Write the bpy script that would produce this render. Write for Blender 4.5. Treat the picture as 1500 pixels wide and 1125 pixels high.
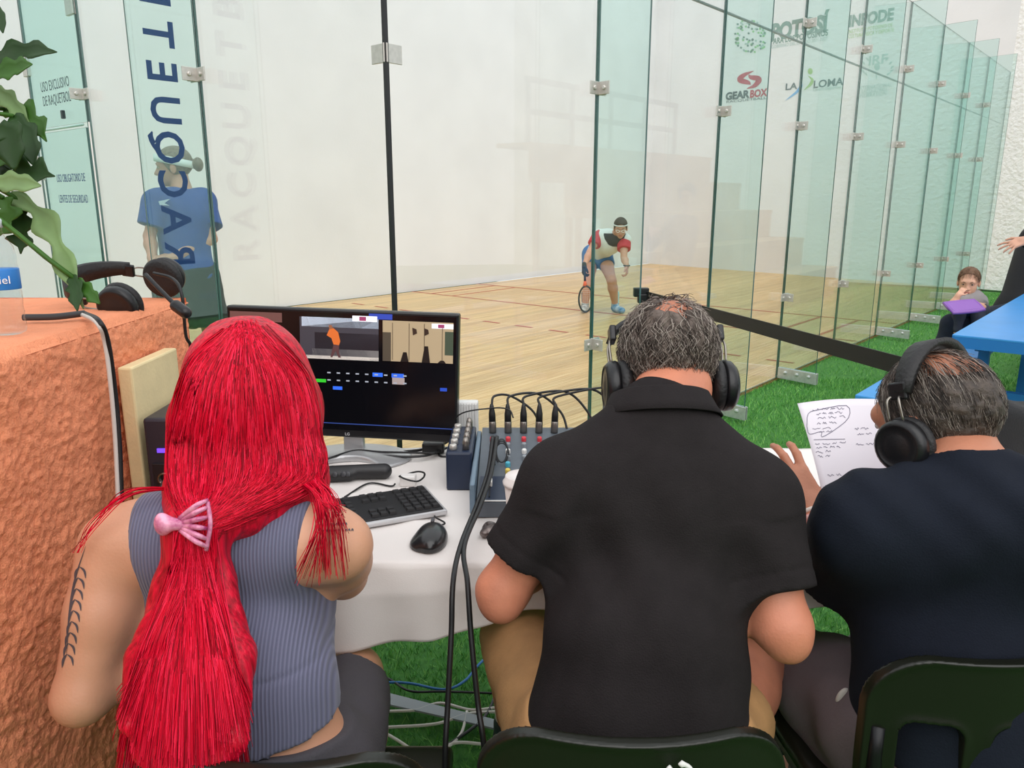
import bpy, bmesh, math, random
import numpy as np
from mathutils import Vector, Matrix
from mathutils.bvhtree import BVHTree
for o in list(bpy.data.objects): bpy.data.objects.remove(o)
scene = bpy.context.scene
COL = scene.collection
random.seed(7); RNG = np.random.default_rng(7)
# ------------------------------------------------------------------ camera
FPX, CAMH, PITCH = 1127.0, 1.42, math.radians(13.5)
cam = bpy.data.cameras.new('camera'); cam.sensor_width = 36; cam.lens = 36*FPX/1500; cam.clip_start = .05
camo = bpy.data.objects.new('camera', cam); COL.objects.link(camo)
camo.location = (0, 0, CAMH); camo.rotation_euler = (math.pi/2-PITCH, 0, 0)
scene.camera = camo
# ------------------------------------------------------------------ light
world = bpy.data.worlds.new('overcast'); scene.world = world; world.use_nodes = True
bgn = world.node_tree.nodes['Background']; bgn.inputs[0].default_value = (.95, .97, 1, 1); bgn.inputs[1].default_value = 1.15
sun = bpy.data.lights.new('soft_sun', 'SUN'); sun.energy = 1.5; sun.angle = math.radians(70); sun.color = (1, .97, .93)
suno = bpy.data.objects.new('soft_sun', sun); COL.objects.link(suno); suno.rotation_euler = (math.radians(42), math.radians(12), 0)
vs = scene.view_settings
vs.view_transform = 'Standard'; vs.look = 'None'; vs.gamma = 1; vs.use_curve_mapping = False; vs.exposure = 0.04
scene.cycles.transparent_max_bounces = 48
scene.cycles.max_bounces = 8
# ------------------------------------------------------------------ placing helpers (world = camera standpoint at origin, y ahead)
def ray(x, y):
    cx = (x-750)/FPX; cy = (562.5-y)/FPX
    return np.array([cx, math.cos(PITCH)+cy*math.sin(PITCH), -math.sin(PITCH)+cy*math.cos(PITCH)])
def PT(x, y, t): return np.array([0, 0, CAMH])+ray(x, y)*t            # at a depth
def PZ(x, y, z): r = ray(x, y); return np.array([0, 0, CAMH])+r*((z-CAMH)/r[2])   # at a height
def PP(x, y, P0, nn):                                                # on a vertical plane
    r = ray(x, y); t = (nn[0]*P0[0]+nn[1]*P0[1])/(nn[0]*r[0]+nn[1]*r[1]); return np.array([0, 0, CAMH])+r*t
# ------------------------------------------------------------------ materials
def lin(c):
    if isinstance(c, str):
        c = [int(c[i:i+2], 16)/255 for i in (0, 2, 4)]
    return tuple(v/12.92 if v <= .04045 else ((v+.055)/1.055)**2.4 for v in c[:3])+(1,)
MATS = {}
def mat(name, col, rough=.6, var=0, vscale=20, bump=0, bscale=200, metal=0, spec=.5, stretch=None, emit=0, sheen=0, coat=0, sss=0, bdist=.01, detail=4, col2=None):
    if name in MATS: return MATS[name]
    m = bpy.data.materials.new(name); m.use_nodes = True; nt = m.node_tree; N = nt.nodes; L = nt.links
    b = N['Principled BSDF']; c = lin(col)
    b.inputs['Base Color'].default_value = c; b.inputs['Roughness'].default_value = rough
    b.inputs['Metallic'].default_value = metal; b.inputs['Specular IOR Level'].default_value = spec
    if sheen: b.inputs['Sheen Weight'].default_value = sheen
    if coat: b.inputs['Coat Weight'].default_value = coat
    if sss:
        b.inputs['Subsurface Weight'].default_value = sss; b.inputs['Subsurface Radius'].default_value = (.012, .005, .003); b.inputs['Subsurface Scale'].default_value = 1
    if emit: b.inputs['Emission Color'].default_value = c; b.inputs['Emission Strength'].default_value = emit
    tc = N.new('ShaderNodeTexCoord'); mp = N.new('ShaderNodeMapping'); L.new(tc.outputs['Object'], mp.inputs[0])
    if stretch: mp.inputs['Scale'].default_value = stretch
    if var or col2:
        nz = N.new('ShaderNodeTexNoise'); nz.inputs['Scale'].default_value = vscale; nz.inputs['Detail'].default_value = detail
        L.new(mp.outputs[0], nz.inputs['Vector'])
        rp = N.new('ShaderNodeValToRGB'); rp.color_ramp.elements[0].position = .3; rp.color_ramp.elements[1].position = .7
        if col2: d, e = lin(col2), c
        else: d = tuple(max(0, v*(1-var)) for v in c[:3])+(1,); e = tuple(min(1, v*(1+var)) for v in c[:3])+(1,)
        rp.color_ramp.elements[0].color = d; rp.color_ramp.elements[1].color = e
        L.new(nz.outputs[0], rp.inputs[0]); L.new(rp.outputs[0], b.inputs['Base Color'])
    if bump:
        n2 = N.new('ShaderNodeTexNoise'); n2.inputs['Scale'].default_value = bscale; n2.inputs['Detail'].default_value = detail
        L.new(mp.outputs[0], n2.inputs['Vector'])
        bp = N.new('ShaderNodeBump'); bp.inputs['Strength'].default_value = bump; bp.inputs['Distance'].default_value = bdist
        L.new(n2.outputs[0], bp.inputs['Height']); L.new(bp.outputs[0], b.inputs['Normal'])
    MATS[name] = m; return m
def glass_mat(name, tint, refl=.9):
    m = bpy.data.materials.new(name); m.use_nodes = True; nt = m.node_tree; N = nt.nodes; L = nt.links
    N.remove(N['Principled BSDF']); out = N['Material Output']
    tr = N.new('ShaderNodeBsdfTransparent'); tr.inputs[0].default_value = tint
    gl = N.new('ShaderNodeBsdfGlossy'); gl.inputs['Roughness'].default_value = .0; gl.inputs['Color'].default_value = (.9, .95, .95, 1)
    lw = N.new('ShaderNodeLayerWeight'); lw.inputs[0].default_value = .5
    pw = N.new('ShaderNodeMath'); pw.operation = 'POWER'; pw.inputs[1].default_value = 5; L.new(lw.outputs['Facing'], pw.inputs[0])
    fr = N.new('ShaderNodeMath'); fr.operation = 'MULTIPLY_ADD'; fr.inputs[1].default_value = refl; fr.inputs[2].default_value = .03*refl; L.new(pw.outputs[0], fr.inputs[0])
    mx = N.new('ShaderNodeMixShader'); L.new(fr.outputs[0], mx.inputs[0]); L.new(tr.outputs[0], mx.inputs[1]); L.new(gl.outputs[0], mx.inputs[2])
    L.new(mx.outputs[0], out.inputs[0]); MATS[name] = m; return m
# ------------------------------------------------------------------ object helpers
def link(o): COL.objects.link(o); return o
def tag(o, label=None, cat=None, group=None, kind=None):
    if label: o['label'] = label
    if cat: o['category'] = cat
    if group: o['group'] = group
    if kind: o['kind'] = kind
    return o
def root(name, base, label, cat, group=None):
    o = bpy.data.objects.new(name, None); o.empty_display_size = .05; o.location = Vector(base); link(o)
    tag(o, label, cat, group); return o
def par(o, p):
    if p is not None:
        bpy.context.view_layer.update() if False else None
        o.parent = p
        q = p; off = Vector((0, 0, 0))
        while q is not None: off += q.location; q = q.parent
        o.location = o.location-off
    return o
def mesh_obj(name, verts, faces, m, parent=None, smooth=False, mats=None, fmat=None):
    me = bpy.data.meshes.new(name); me.from_pydata([tuple(map(float, v)) for v in verts], [], [tuple(map(int, f)) for f in faces])
    for x in (mats or [m]): me.materials.append(x)
    if fmat is not None: me.polygons.foreach_set('material_index', fmat)
    if smooth: me.polygons.foreach_set('use_smooth', [True]*len(me.polygons))
    me.update(); o = bpy.data.objects.new(name, me); link(o); return par(o, parent)
def obj_bm(name, bm, m, parent=None, smooth=False, mats=None):
    me = bpy.data.meshes.new(name); bmesh.ops.recalc_face_normals(bm, faces=bm.faces); bm.to_mesh(me); bm.free()
    for x in (mats or [m]): me.materials.append(x)
    if smooth: me.polygons.foreach_set('use_smooth', [True]*len(me.polygons))
    o = bpy.data.objects.new(name, me); link(o); return par(o, parent)
def frame(ax, ay):
    ax = Vector(ax).normalized(); ay = Vector(ay); ay = (ay-ax*ay.dot(ax)).normalized(); az = ax.cross(ay)
    return Matrix((ax, ay, az)).transposed()
def bbox(bm, c, size, R=None, bev=0, seg=2):
    """box centred at c, axes R (3x3), bevelled; added to bm"""
    M = (R.to_4x4() if R is not None else Matrix.Identity(4)); M = Matrix.Translation(Vector(c)) @ M @ Matrix.Diagonal((*size, 1))
    t = bmesh.new(); bmesh.ops.create_cube(t, size=1, matrix=M)
    if bev: bmesh.ops.bevel(t, geom=t.edges[:], offset=bev, segments=seg, profile=.5, affect='EDGES')
    me = bpy.data.meshes.new('t'); t.to_mesh(me); t.free(); bm.from_mesh(me); bpy.data.meshes.remove(me)
def box(name, c, size, m, parent=None, R=None, bev=0, seg=2, smooth=False):
    bm = bmesh.new(); bbox(bm, c, size, R, bev, seg); return obj_bm(name, bm, m, parent, smooth)
def tube_vf(pts, r, sides=6, closed=False, cap=True):
    pts = [np.array(p, float) for p in pts]; n = len(pts); rs = r if hasattr(r, '__len__') else [r]*n
    V = []; F = []; prev = None
    for i, p in enumerate(pts):
        d = pts[min(i+1, n-1)]-pts[max(i-1, 0)]
        if closed: d = pts[(i+1) % n]-pts[i-1]
        d = d/(np.linalg.norm(d)+1e-12)
        if prev is None:
            a = np.cross(d, [0, 0, 1]); 
            if np.linalg.norm(a) < .1: a = np.cross(d, [1, 0, 0])
        else: a = prev-d*np.dot(prev, d)
        a = a/(np.linalg.norm(a)+1e-12); prev = a; b = np.cross(d, a)
        for k in range(sides):
            th = 2*math.pi*k/sides; V.append(p+rs[i]*(a*math.cos(th)+b*math.sin(th)))
    for i in range(n if closed else n-1):
        j = (i+1) % n
        for k in range(sides):
            l = (k+1) % sides; F.append((i*sides+k, i*sides+l, j*sides+l, j*sides+k))
    if cap and not closed:
        F.append(tuple(range(sides))[::-1]); F.append(tuple(range((n-1)*sides, n*sides)))
    return V, F
def spline(pts, n=8):
    P = [np.array(p, float) for p in pts]; P = [2*P[0]-P[1]]+P+[2*P[-1]-P[-2]]; out = []
    for i in range(1, len(P)-2):
        for k in range(n):
            t = k/n; a, b, c, d = P[i-1:i+3]
            out.append(.5*((2*b)+(-a+c)*t+(2*a-5*b+4*c-d)*t*t+(-a+3*b-3*c+d)*t**3))
    out.append(P[-2]); return out
def tube(name, pts, r, m, parent=None, sides=8, smooth=True, curve=0, closed=False):
    if curve:
        if hasattr(r, '__len__'): r = np.interp(np.linspace(0, 1, (len(pts)-1)*curve+1), np.linspace(0, 1, len(pts)), r)
        pts = spline(pts, curve)
    V, F = tube_vf(pts, r, sides, closed); return mesh_obj(name, V, F, m, parent, smooth)
def lathe_vf(c, axis, prof, seg=24):
    """prof: list of (radius, distance along axis)"""
    ax = np.array(axis, float); ax /= np.linalg.norm(ax); a = np.cross(ax, [0, 0, 1])
    if np.linalg.norm(a) < .1: a = np.cross(ax, [1, 0, 0])
    a /= np.linalg.norm(a); b = np.cross(ax, a); V = []; F = []
    for r, h in prof:
        for k in range(seg):
            th = 2*math.pi*k/seg; V.append(np.array(c)+ax*h+r*(a*math.cos(th)+b*math.sin(th)))
    for i in range(len(prof)-1):
        for k in range(seg):
            l = (k+1) % seg; F.append((i*seg+k, i*seg+l, (i+1)*seg+l, (i+1)*seg+k))
    F.append(tuple(range(seg))[::-1]); F.append(tuple(range((len(prof)-1)*seg, len(prof)*seg))); return V, F
def lathe(name, c, axis, prof, m, parent=None, seg=24, smooth=True):
    V, F = lathe_vf(c, axis, prof, seg); return mesh_obj(name, V, F, m, parent, smooth)
def prism(name, poly, thick, origin, ax, ay, m, parent=None, bev=0):
    """2D polygon extruded along ax x ay"""
    ax = np.array(ax, float); ay = np.array(ay, float); az = np.cross(ax, ay); az /= np.linalg.norm(az); o = np.array(origin, float); n = len(poly)
    V = [o+ax*x+ay*y for x, y in poly]+[o+ax*x+ay*y+az*thick for x, y in poly]
    F = [tuple(range(n))[::-1], tuple(range(n, 2*n))]+[(i, (i+1) % n, n+(i+1) % n, n+i) for i in range(n)]
    return mesh_obj(name, V, F, m, parent)
def text(name, s, origin, ax, ay, size, m, parent=None, align='CENTER', off=.0, bold=0.0, sx=1.0, thick=0.0004):
    cu = bpy.data.curves.new('t', 'FONT'); cu.body = s; cu.size = size; cu.align_x = align; cu.align_y = 'CENTER'; cu.offset = bold; cu.extrude = thick; cu.resolution_u = 3
    t = bpy.data.objects.new('t', cu); link(t); bpy.context.view_layer.update()
    me = bpy.data.meshes.new_from_object(t.evaluated_get(bpy.context.evaluated_depsgraph_get())); bpy.data.objects.remove(t); bpy.data.curves.remove(cu)
    ax = Vector(ax).normalized(); ay = Vector(ay).normalized(); az = ax.cross(ay)
    R = Matrix((ax*sx, ay, az)).transposed().to_4x4(); me.transform(Matrix.Translation(Vector(origin)+az*off) @ R)
    me.materials.clear(); me.materials.append(m); o = bpy.data.objects.new(name, me); link(o); return par(o, parent)
# ------------------------------------------------------------------ signed distance modelling for bodies and cloth
def cone(a, b, ra, rb=None): return ('cone', np.array(a, float), np.array(b, float), ra, ra if rb is None else rb)
def ell(c, r, R=None): return ('ell', np.array(c, float), np.array(r, float), None if R is None else np.array(R, float))
def bxs(c, h, r=.005, R=None): return ('box', np.array(c, float), np.array(h, float), r, None if R is None else np.array(R, float))
def U(k, *ch): return ('U', k, ch)
def SUB(k, a, b): return ('D', k, a, b)
def CUT(a, p, n): return ('cut', a, np.array(p, float), np.array(n, float)/np.linalg.norm(n))
def SHELL(a, d): return ('off', a, d)
def NOISE(a, fn): return ('noise', a, fn)
def smin(a, b, k):
    if k <= 0: return np.minimum(a, b)
    h = np.clip(.5+.5*(b-a)/k, 0, 1); return b*(1-h)+a*h-k*h*(1-h)
def ev(nd, P):
    t = nd[0]
    if t == 'cone':
        _, a, b, ra, rb = nd; d = (b-a).astype(P.dtype); q = P-a.astype(P.dtype); h = np.clip((q@d)/max(float(d@d), 1e-9), 0, 1); q -= h[:, None]*d
        return np.sqrt(np.einsum('ij,ij->i', q, q))-(ra+(rb-ra)*h)
    if t == 'ell':
        _, c, r, R = nd; q = P-c.astype(P.dtype)
        if R is not None: q = q@R.astype(P.dtype)
        q /= r.astype(P.dtype); k0 = np.sqrt(np.einsum('ij,ij->i', q, q)); q /= r.astype(P.dtype); k1 = np.sqrt(np.einsum('ij,ij->i', q, q))+1e-9; return k0*(k0-1)/k1
    if t == 'box':
        _, c, h, r, R = nd; q = P-c
        if R is not None: q = q@R
        q = np.abs(q)-(h-r); return np.linalg.norm(np.maximum(q, 0), axis=1)+np.minimum(q.max(1), 0)-r
    if t == 'fn': return nd[1](P)
    if t == 'U':
        ch = nd[2]
        v = ev(ch[0], P)
        for c in ch[1:]: v = smin(v, ev(c, P), nd[1])
        return v
    if t == 'D': return -smin(-ev(nd[2], P), ev(nd[3], P), nd[1])
    if t == 'cut': return np.maximum(ev(nd[1], P), (P-nd[2])@nd[3])
    if t == 'off': return ev(nd[1], P)-nd[2]
    if t == 'noise': return ev(nd[1], P)+nd[2](P)
def evb(nd, P, C, r):
    """blocks of points: children of a union are evaluated only in the blocks where they matter"""
    t = nd[0]
    if t == 'U':
        if len(nd[2]) == 1: return evb(nd[2][0], P, C, r)
        vc = [ev(c, C) for c in nd[2]]; m = np.min(vc, 0); out = np.full(P.shape[:2], 1e3, np.float32)
        for c, x in zip(nd[2], vc):
            k = x-m < 2*r+nd[1]
            if k.all(): out = smin(out, evb(c, P, C, r), nd[1])
            elif k.any(): out[k] = smin(out[k], evb(c, P[k], C[k], r), nd[1])
        return out
    if t == 'D': return -smin(-evb(nd[2], P, C, r), evb(nd[3], P, C, r), nd[1])
    if t == 'cut': return np.maximum(evb(nd[1], P, C, r), (P-nd[2].astype(np.float32))@nd[3].astype(np.float32))
    if t == 'off': return evb(nd[1], P, C, r)-nd[2]
    if t == 'noise': return evb(nd[1], P, C, r)+nd[2](P.reshape(-1, 3)).reshape(P.shape[:2])
    return ev(nd, P.reshape(-1, 3)).reshape(P.shape[:2])
def bounds(nd):
    t = nd[0]
    if t == 'cone': return np.minimum(nd[1]-nd[3], nd[2]-nd[4]), np.maximum(nd[1]+nd[3], nd[2]+nd[4])
    if t == 'fn': return nd[2], nd[3]
    if t in ('ell', 'box'):
        r = nd[2]; R = nd[3] if t == 'ell' else nd[4]
        if R is not None: r = np.abs(R)@r if t == 'box' else np.sqrt((R**2)@(r**2))
        return nd[1]-r, nd[1]+r
    if t == 'U':
        bs = [bounds(c) for c in nd[2]]; return np.min([b[0] for b in bs], 0)-nd[1]*.3, np.max([b[1] for b in bs], 0)+nd[1]*.3
    if t == 'D': return bounds(nd[2])
    if t == 'cut': return bounds(nd[1])
    if t == 'off': b = bounds(nd[1]); return b[0]-nd[2], b[1]+nd[2]
    if t == 'noise': b = bounds(nd[1]); return b[0]-.012, b[1]+.012
def sdf_vf(nd, h):
    lo, hi = bounds(nd); lo = lo-2.5*h; hi = hi+2.5*h; n = np.ceil((hi-lo)/h).astype(int)+1
    BL = 6; nb = np.ceil(n/BL).astype(int)                      # coarse blocks first, then only blocks near the surface
    bc = np.stack(np.meshgrid(*[lo[i]+h*(np.arange(nb[i])*BL+(BL-1)/2) for i in range(3)], indexing='ij'), -1).reshape(-1, 3)
    cv = np.concatenate([ev(nd, bc[i:i+300000]) for i in range(0, len(bc), 300000)]).reshape(nb)
    F = np.repeat(np.repeat(np.repeat(cv, BL, 0), BL, 1), BL, 2).astype(np.float32)
    act = np.argwhere(np.abs(cv) < BL*h*1.5+.012)
    loc = np.stack(np.meshgrid(*[np.arange(BL)]*3, indexing='ij'), -1).reshape(-1, 3)
    for i in range(0, len(act), 1500):
        I = act[i:i+1500, None, :]*BL+loc[None]; P = (lo+h*I).astype(np.float32)
        F[I[..., 0], I[..., 1], I[..., 2]] = evb(nd, P, (P[:, 0]+P[:, -1])/2, BL*h*1.1)
    n = np.array(F.shape)
    s = F < 0; c = [n[0]-1, n[1]-1, n[2]-1]
    def sl(A, d): return A[d[0]:d[0]+c[0], d[1]:d[1]+c[1], d[2]:d[2]+c[2]]
    cor = [(i, j, k) for i in (0, 1) for j in (0, 1) for k in (0, 1)]
    cnt = sum(sl(s, d).astype(np.int8) for d in cor); idx = np.argwhere((cnt > 0) & (cnt < 8))
    acc = np.zeros((len(idx), 3)); num = np.zeros(len(idx))
    for a in cor:
        for ax in range(3):
            if a[ax]: continue
            b = list(a); b[ax] = 1; ia = idx+a; ib = idx+b
            fa = F[ia[:, 0], ia[:, 1], ia[:, 2]]; fb = F[ib[:, 0], ib[:, 1], ib[:, 2]]; m = (fa < 0) != (fb < 0)
            t = np.where(m, fa/np.where(m, fa-fb, 1), 0); p = np.tile(np.array(a, float), (len(idx), 1)); p[:, ax] += t
            acc[m] += p[m]; num += m
    V = lo+h*(idx+acc/num[:, None]); cid = -np.ones(c, int); cid[idx[:, 0], idx[:, 1], idx[:, 2]] = np.arange(len(idx))
    Fs = []
    for ax in range(3):
        u, v = (ax+1) % 3, (ax+2) % 3
        A = s.take(range(0, n[ax]-1), ax); B = s.take(range(1, n[ax]), ax); e = np.argwhere(A != B)
        e = e[(e[:, u] > 0) & (e[:, v] > 0) & (e[:, u] < n[u]-1) & (e[:, v] < n[v]-1)]
        if not len(e): continue
        du = np.zeros(3, int); du[u] = 1; dv = np.zeros(3, int); dv[v] = 1
        g = lambda q: cid[q[:, 0], q[:, 1], q[:, 2]]
        q = np.stack([g(e-du-dv), g(e-dv), g(e), g(e-du)], 1)
        ins = s[e[:, 0], e[:, 1], e[:, 2]]; q[~ins] = q[~ins][:, ::-1]; Fs.append(q)
    Q = np.concatenate(Fs); return V, Q[(Q >= 0).all(1)]
def quad_mesh(name, V, F, mats, fm=None, parent=None):
    me = bpy.data.meshes.new(name); me.vertices.add(len(V)); me.vertices.foreach_set('co', V.astype(np.float32).ravel())
    me.loops.add(F.size); me.loops.foreach_set('vertex_index', F.astype(np.int32).ravel())
    me.polygons.add(len(F)); me.polygons.foreach_set('loop_start', np.arange(0, F.size, 4, dtype=np.int32))
    for x in mats: me.materials.append(x)
    if fm is not None: me.polygons.foreach_set('material_index', np.asarray(fm, np.int32))
    me.polygons.foreach_set('use_smooth', np.ones(len(F), bool)); me.update(calc_edges=True)
    o = bpy.data.objects.new(name, me); link(o); return par(o, parent)
def sdf(name, nd, h, m, parent=None, mats=None, pick=None):
    V, F = sdf_vf(nd, h)
    me = bpy.data.meshes.new(name); me.vertices.add(len(V)); me.vertices.foreach_set('co', V.astype(np.float32).ravel())
    me.loops.add(F.size); me.loops.foreach_set('vertex_index', F.astype(np.int32).ravel())
    me.polygons.add(len(F)); me.polygons.foreach_set('loop_start', np.arange(0, F.size, 4, dtype=np.int32))
    for x in (mats or [m]): me.materials.append(x)
    if pick is not None: me.polygons.foreach_set('material_index', pick(V[F].mean(1)).astype(np.int32))
    me.update(calc_edges=True); me.validate(); me.polygons.foreach_set('use_smooth', [True]*len(me.polygons))
    o = bpy.data.objects.new(name, me); link(o); o['_'] = 0; del o['_']
    o_world = (V, F); par(o, parent); SURF[name+str(len(SURF))] = o_world; sdf.last = o_world; return o
SURF = {}
def bvh(vf): return BVHTree.FromPolygons([tuple(v) for v in vf[0]], [tuple(f) for f in vf[1]])
CAMV = Vector((0, 0, CAMH))
def hit(tree, x, y, off=.001):
    r = Vector(ray(x, y)).normalized(); loc, nrm, i, d = tree.ray_cast(CAMV, r)
    return None if loc is None else np.array(loc+nrm*off)
def near(tree, p, off=.001):
    loc, nrm, i, d = tree.find_nearest(Vector(p)); return np.array(loc+nrm*off)
def sines(amp, fr, seed, stretch=(1, 1, 1)):
    r = np.random.default_rng(seed); W = r.normal(size=(7, 3))*fr*np.array(stretch); ph = r.uniform(0, 6.28, 7)
    return lambda P: amp*np.sin(P@W.T+ph).sum(1)/7
# ------------------------------------------------------------------ court frame: u along the side glass, n outwards, v along the back glass
u2 = np.array([.65, .76]); u2 /= np.linalg.norm(u2); n2 = np.array([u2[1], -u2[0]]); v2 = -n2
O2 = np.array([-.47, 3.07])
def CT(s, w, z=0): q = O2+u2*s+v2*w; return np.array([q[0], q[1], z])        # s along side wall, w into the court
A3 = PZ(948, 386, 0); B3 = CT(12.45, 0)
U3 = np.array([*u2, 0]); N3 = np.array([*n2, 0]); V3 = -N3; K3 = np.array([0, 0, 1.])
def slab(name, a, b, z0, z1, th, m, parent=None):
    """upright slab from a to b (plan points); thickness to the left of a->b"""
    a = np.array(a[:2]); b = np.array(b[:2]); d = (b-a)/np.linalg.norm(b-a); q = np.array([-d[1], d[0]])*th
    P = [a, b, b+q, a+q]; V = [(*p, z0) for p in P]+[(*p, z1) for p in P]
    return mesh_obj(name, V, [(3, 2, 1, 0), (4, 5, 6, 7), (0, 1, 5, 4), (1, 2, 6, 5), (2, 3, 7, 6), (3, 0, 4, 7)], m, parent)
WALLW = mat('court_plaster', 'e3e4e6', .55, var=.04, vscale=1.2, bump=.12, bscale=30)
STUC = mat('white_stucco', 'f0efee', .8, bump=.9, bscale=16, bdist=.03, var=.03, vscale=20)
wd = (B3-A3)[:2]/np.linalg.norm((B3-A3)[:2])
wl = tag(slab('wall_left', A3[:2], A3[:2]-u2*24, 0, 6.2, -.2, WALLW), kind='structure')
wf = tag(slab('wall_front', A3[:2], B3[:2], 0, 6.2, .2, WALLW), kind='structure')
wr = tag(slab('wall_right', B3[:2], B3[:2]+wd*9, 0, 6.2, .2, STUC), kind='structure')
wbk = tag(slab('wall_back_added', (-12, -7), (14, -7), 0, 3.0, -.2, mat('added_wall', 'aaa59f', .8, var=.15, vscale=.8)), kind='structure')  # unseen wall added behind the camera to cut bright haze in the glass
wsd = tag(slab('wall_side_added', (-12, 3), (-12, -7), 0, 3.0, -.2, MATS['added_wall']), kind='structure')  # second unseen wall, added on the left for the glass to mirror
# floor: maple strips running along the court
FL = bpy.data.materials.new('maple_strip'); FL.use_nodes = True
nt = FL.node_tree; N = nt.nodes; L = nt.links; b = N['Principled BSDF']; b.inputs['Roughness'].default_value = .33
tc = N.new('ShaderNodeTexCoord'); mp = N.new('ShaderNodeMapping'); mp.inputs['Scale'].default_value = (1.1, 30, 1); L.new(tc.outputs['Object'], mp.inputs[0])
oi = N.new('ShaderNodeObjectInfo'); ad = N.new('ShaderNodeVectorMath'); ad.operation = 'ADD'; cm = N.new('ShaderNodeCombineXYZ')
ml = N.new('ShaderNodeMath'); ml.operation = 'MULTIPLY'; ml.inputs[1].default_value = 37; L.new(oi.outputs['Random'], ml.inputs[0]); L.new(ml.outputs[0], cm.inputs[0]); L.new(ml.outputs[0], cm.inputs[1])
L.new(mp.outputs[0], ad.inputs[0]); L.new(cm.outputs[0], ad.inputs[1])
nz = N.new('ShaderNodeTexNoise'); nz.inputs['Scale'].default_value = 1.6; nz.inputs['Detail'].default_value = 5; L.new(ad.outputs[0], nz.inputs['Vector'])
rp = N.new('ShaderNodeValToRGB'); E_ = rp.color_ramp.elements; E_[0].position = .3; E_[0].color = lin('bd925c'); E_[1].position = .7; E_[1].color = lin('e6c794'); e = E_.new(.5); e.color = lin('d8b27a')
L.new(nz.outputs[0], rp.inputs[0])
hs = N.new('ShaderNodeHueSaturation'); mr = N.new('ShaderNodeMapRange'); mr.inputs[3].default_value = .86; mr.inputs[4].default_value = 1.1; L.new(oi.outputs['Random'], mr.inputs[0]); L.new(mr.outputs[0], hs.inputs['Value']); L.new(rp.outputs[0], hs.inputs['Color'])
L.new(hs.outputs[0], b.inputs['Base Color'])
CW = float((O2-A3[:2])@n2)                                  # court width
SB, SF = -.01, 14.6
fl = slab('floor', CT(SB, 0)[:2], CT(SF, 0)[:2], -.12, -.014, CW, mat('subfloor', '9c7a4c', .8)); tag(fl, kind='structure')
PW = .066; npk = int(CW/PW); 
pm = bpy.data.meshes.new('plank'); g = .0008; hw = PW/2-g
pm.from_pydata([(0, -hw, 0), (SF-SB, -hw, 0), (SF-SB, hw, 0), (0, hw, 0), (0, -hw, -.012), (SF-SB, -hw, -.012), (SF-SB, hw, -.012), (0, hw, -.012)], [], [(0, 1, 2, 3), (4, 7, 6, 5), (0, 4, 5, 1), (1, 5, 6, 2), (2, 6, 7, 3), (3, 7, 4, 0)]); pm.materials.append(FL)
for i in range(npk):
    o = bpy.data.objects.new('plank', pm); link(o); c = CT(SB, (i+.5)*PW+.005); o.location = (c[0], c[1], 0); o.rotation_euler = (0, 0, math.atan2(u2[1], u2[0])); o.parent = fl
RED = mat('court_line_red', 'b4574a', .5)
def fline(s0, w0, s1, w1, wid=.04):
    a = CT(s0, w0); b_ = CT(s1, w1); d = (b_-a)/np.linalg.norm(b_-a); q = np.cross(d, K3)*wid/2
    return mesh_obj('court_line', [a-q+K3*.001, b_-q+K3*.001, b_+q+K3*.001, a+q+K3*.001, a-q+K3*.003, b_-q+K3*.003, b_+q+K3*.003, a+q+K3*.003], [(4, 5, 6, 7), (0, 1, 5, 4), (1, 2, 6, 5), (2, 3, 7, 6), (3, 0, 4, 7)], RED, fl)
fline(6.2, .02, 6.2, CW-.02); fline(7.7, .02, 7.7, CW-.02); fline(6.2, .45, 7.7, .45); fline(6.2, CW-.45, 7.7, CW-.45); fline(6.2, .9, 7.7, .9); fline(6.2, CW-.9, 7.7, CW-.9)
k = .1
while k < CW-.2: fline(4.7, k, 4.7, min(k+.25, CW)); k += .5
# turf
TURF = mat('turf_base', '56963f', .9, col2='3a7a34', vscale=40, bump=.8, bscale=500)
tb = mesh_obj('floor', [(-12, -7, -.03), (14, -7, -.03), (14, 14, -.03), (-12, 14, -.03), (-12, -7, -.2), (14, -7, -.2), (14, 14, -.2), (-12, 14, -.2)], [(0, 1, 2, 3), (0, 4, 5, 1), (1, 5, 6, 2), (2, 6, 7, 3), (3, 7, 4, 0)], TURF)
tb.name = 'floor_turf'; tag(tb, kind='structure')
def outside(x, y, m=.0):
    d = np.stack([x-O2[0], y-O2[1]], -1); s = d@u2; w = d@v2; return ~((s > -m) & (w > -m))
pts = []
for (n_, x0, x1, y0, y1) in ((42000, -.9, 1.6, .5, 2.6), (70000, -.7, 4.2, 2.6, 6.2), (45000, 1.5, 8.4, 6.0, 12.2)):
    q = RNG.uniform((x0, y0), (x1, y1), (n_, 2)); pts.append(q[outside(q[:, 0], q[:, 1])])
q = np.concatenate(pts); far = np.clip(q[:, 1]/5, .6, 2); n_ = len(q); th = RNG.uniform(0, 6.28, n_); hh = RNG.uniform(.018, .035, n_); wd_ = .0016*far+.0008
lean = RNG.normal(0, .012, (n_, 2)); dx = np.stack([np.cos(th), np.sin(th)], 1)*wd_[:, None]
V = np.zeros((n_, 3, 3)); V[:, 0, :2] = q-dx; V[:, 1, :2] = q+dx; V[:, 2, :2] = q+lean; V[:, :2, 2] = -.03; V[:, 2, 2] = -.03+hh
gm = bpy.data.meshes.new('turf_blades'); gm.vertices.add(n_*3); gm.vertices.foreach_set('co', V.astype(np.float32).ravel()); gm.loops.add(n_*3); gm.loops.foreach_set('vertex_index', np.arange(n_*3, dtype=np.int32))
gm.polygons.add(n_); gm.polygons.foreach_set('loop_start', np.arange(0, n_*3, 3, dtype=np.int32))
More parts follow.
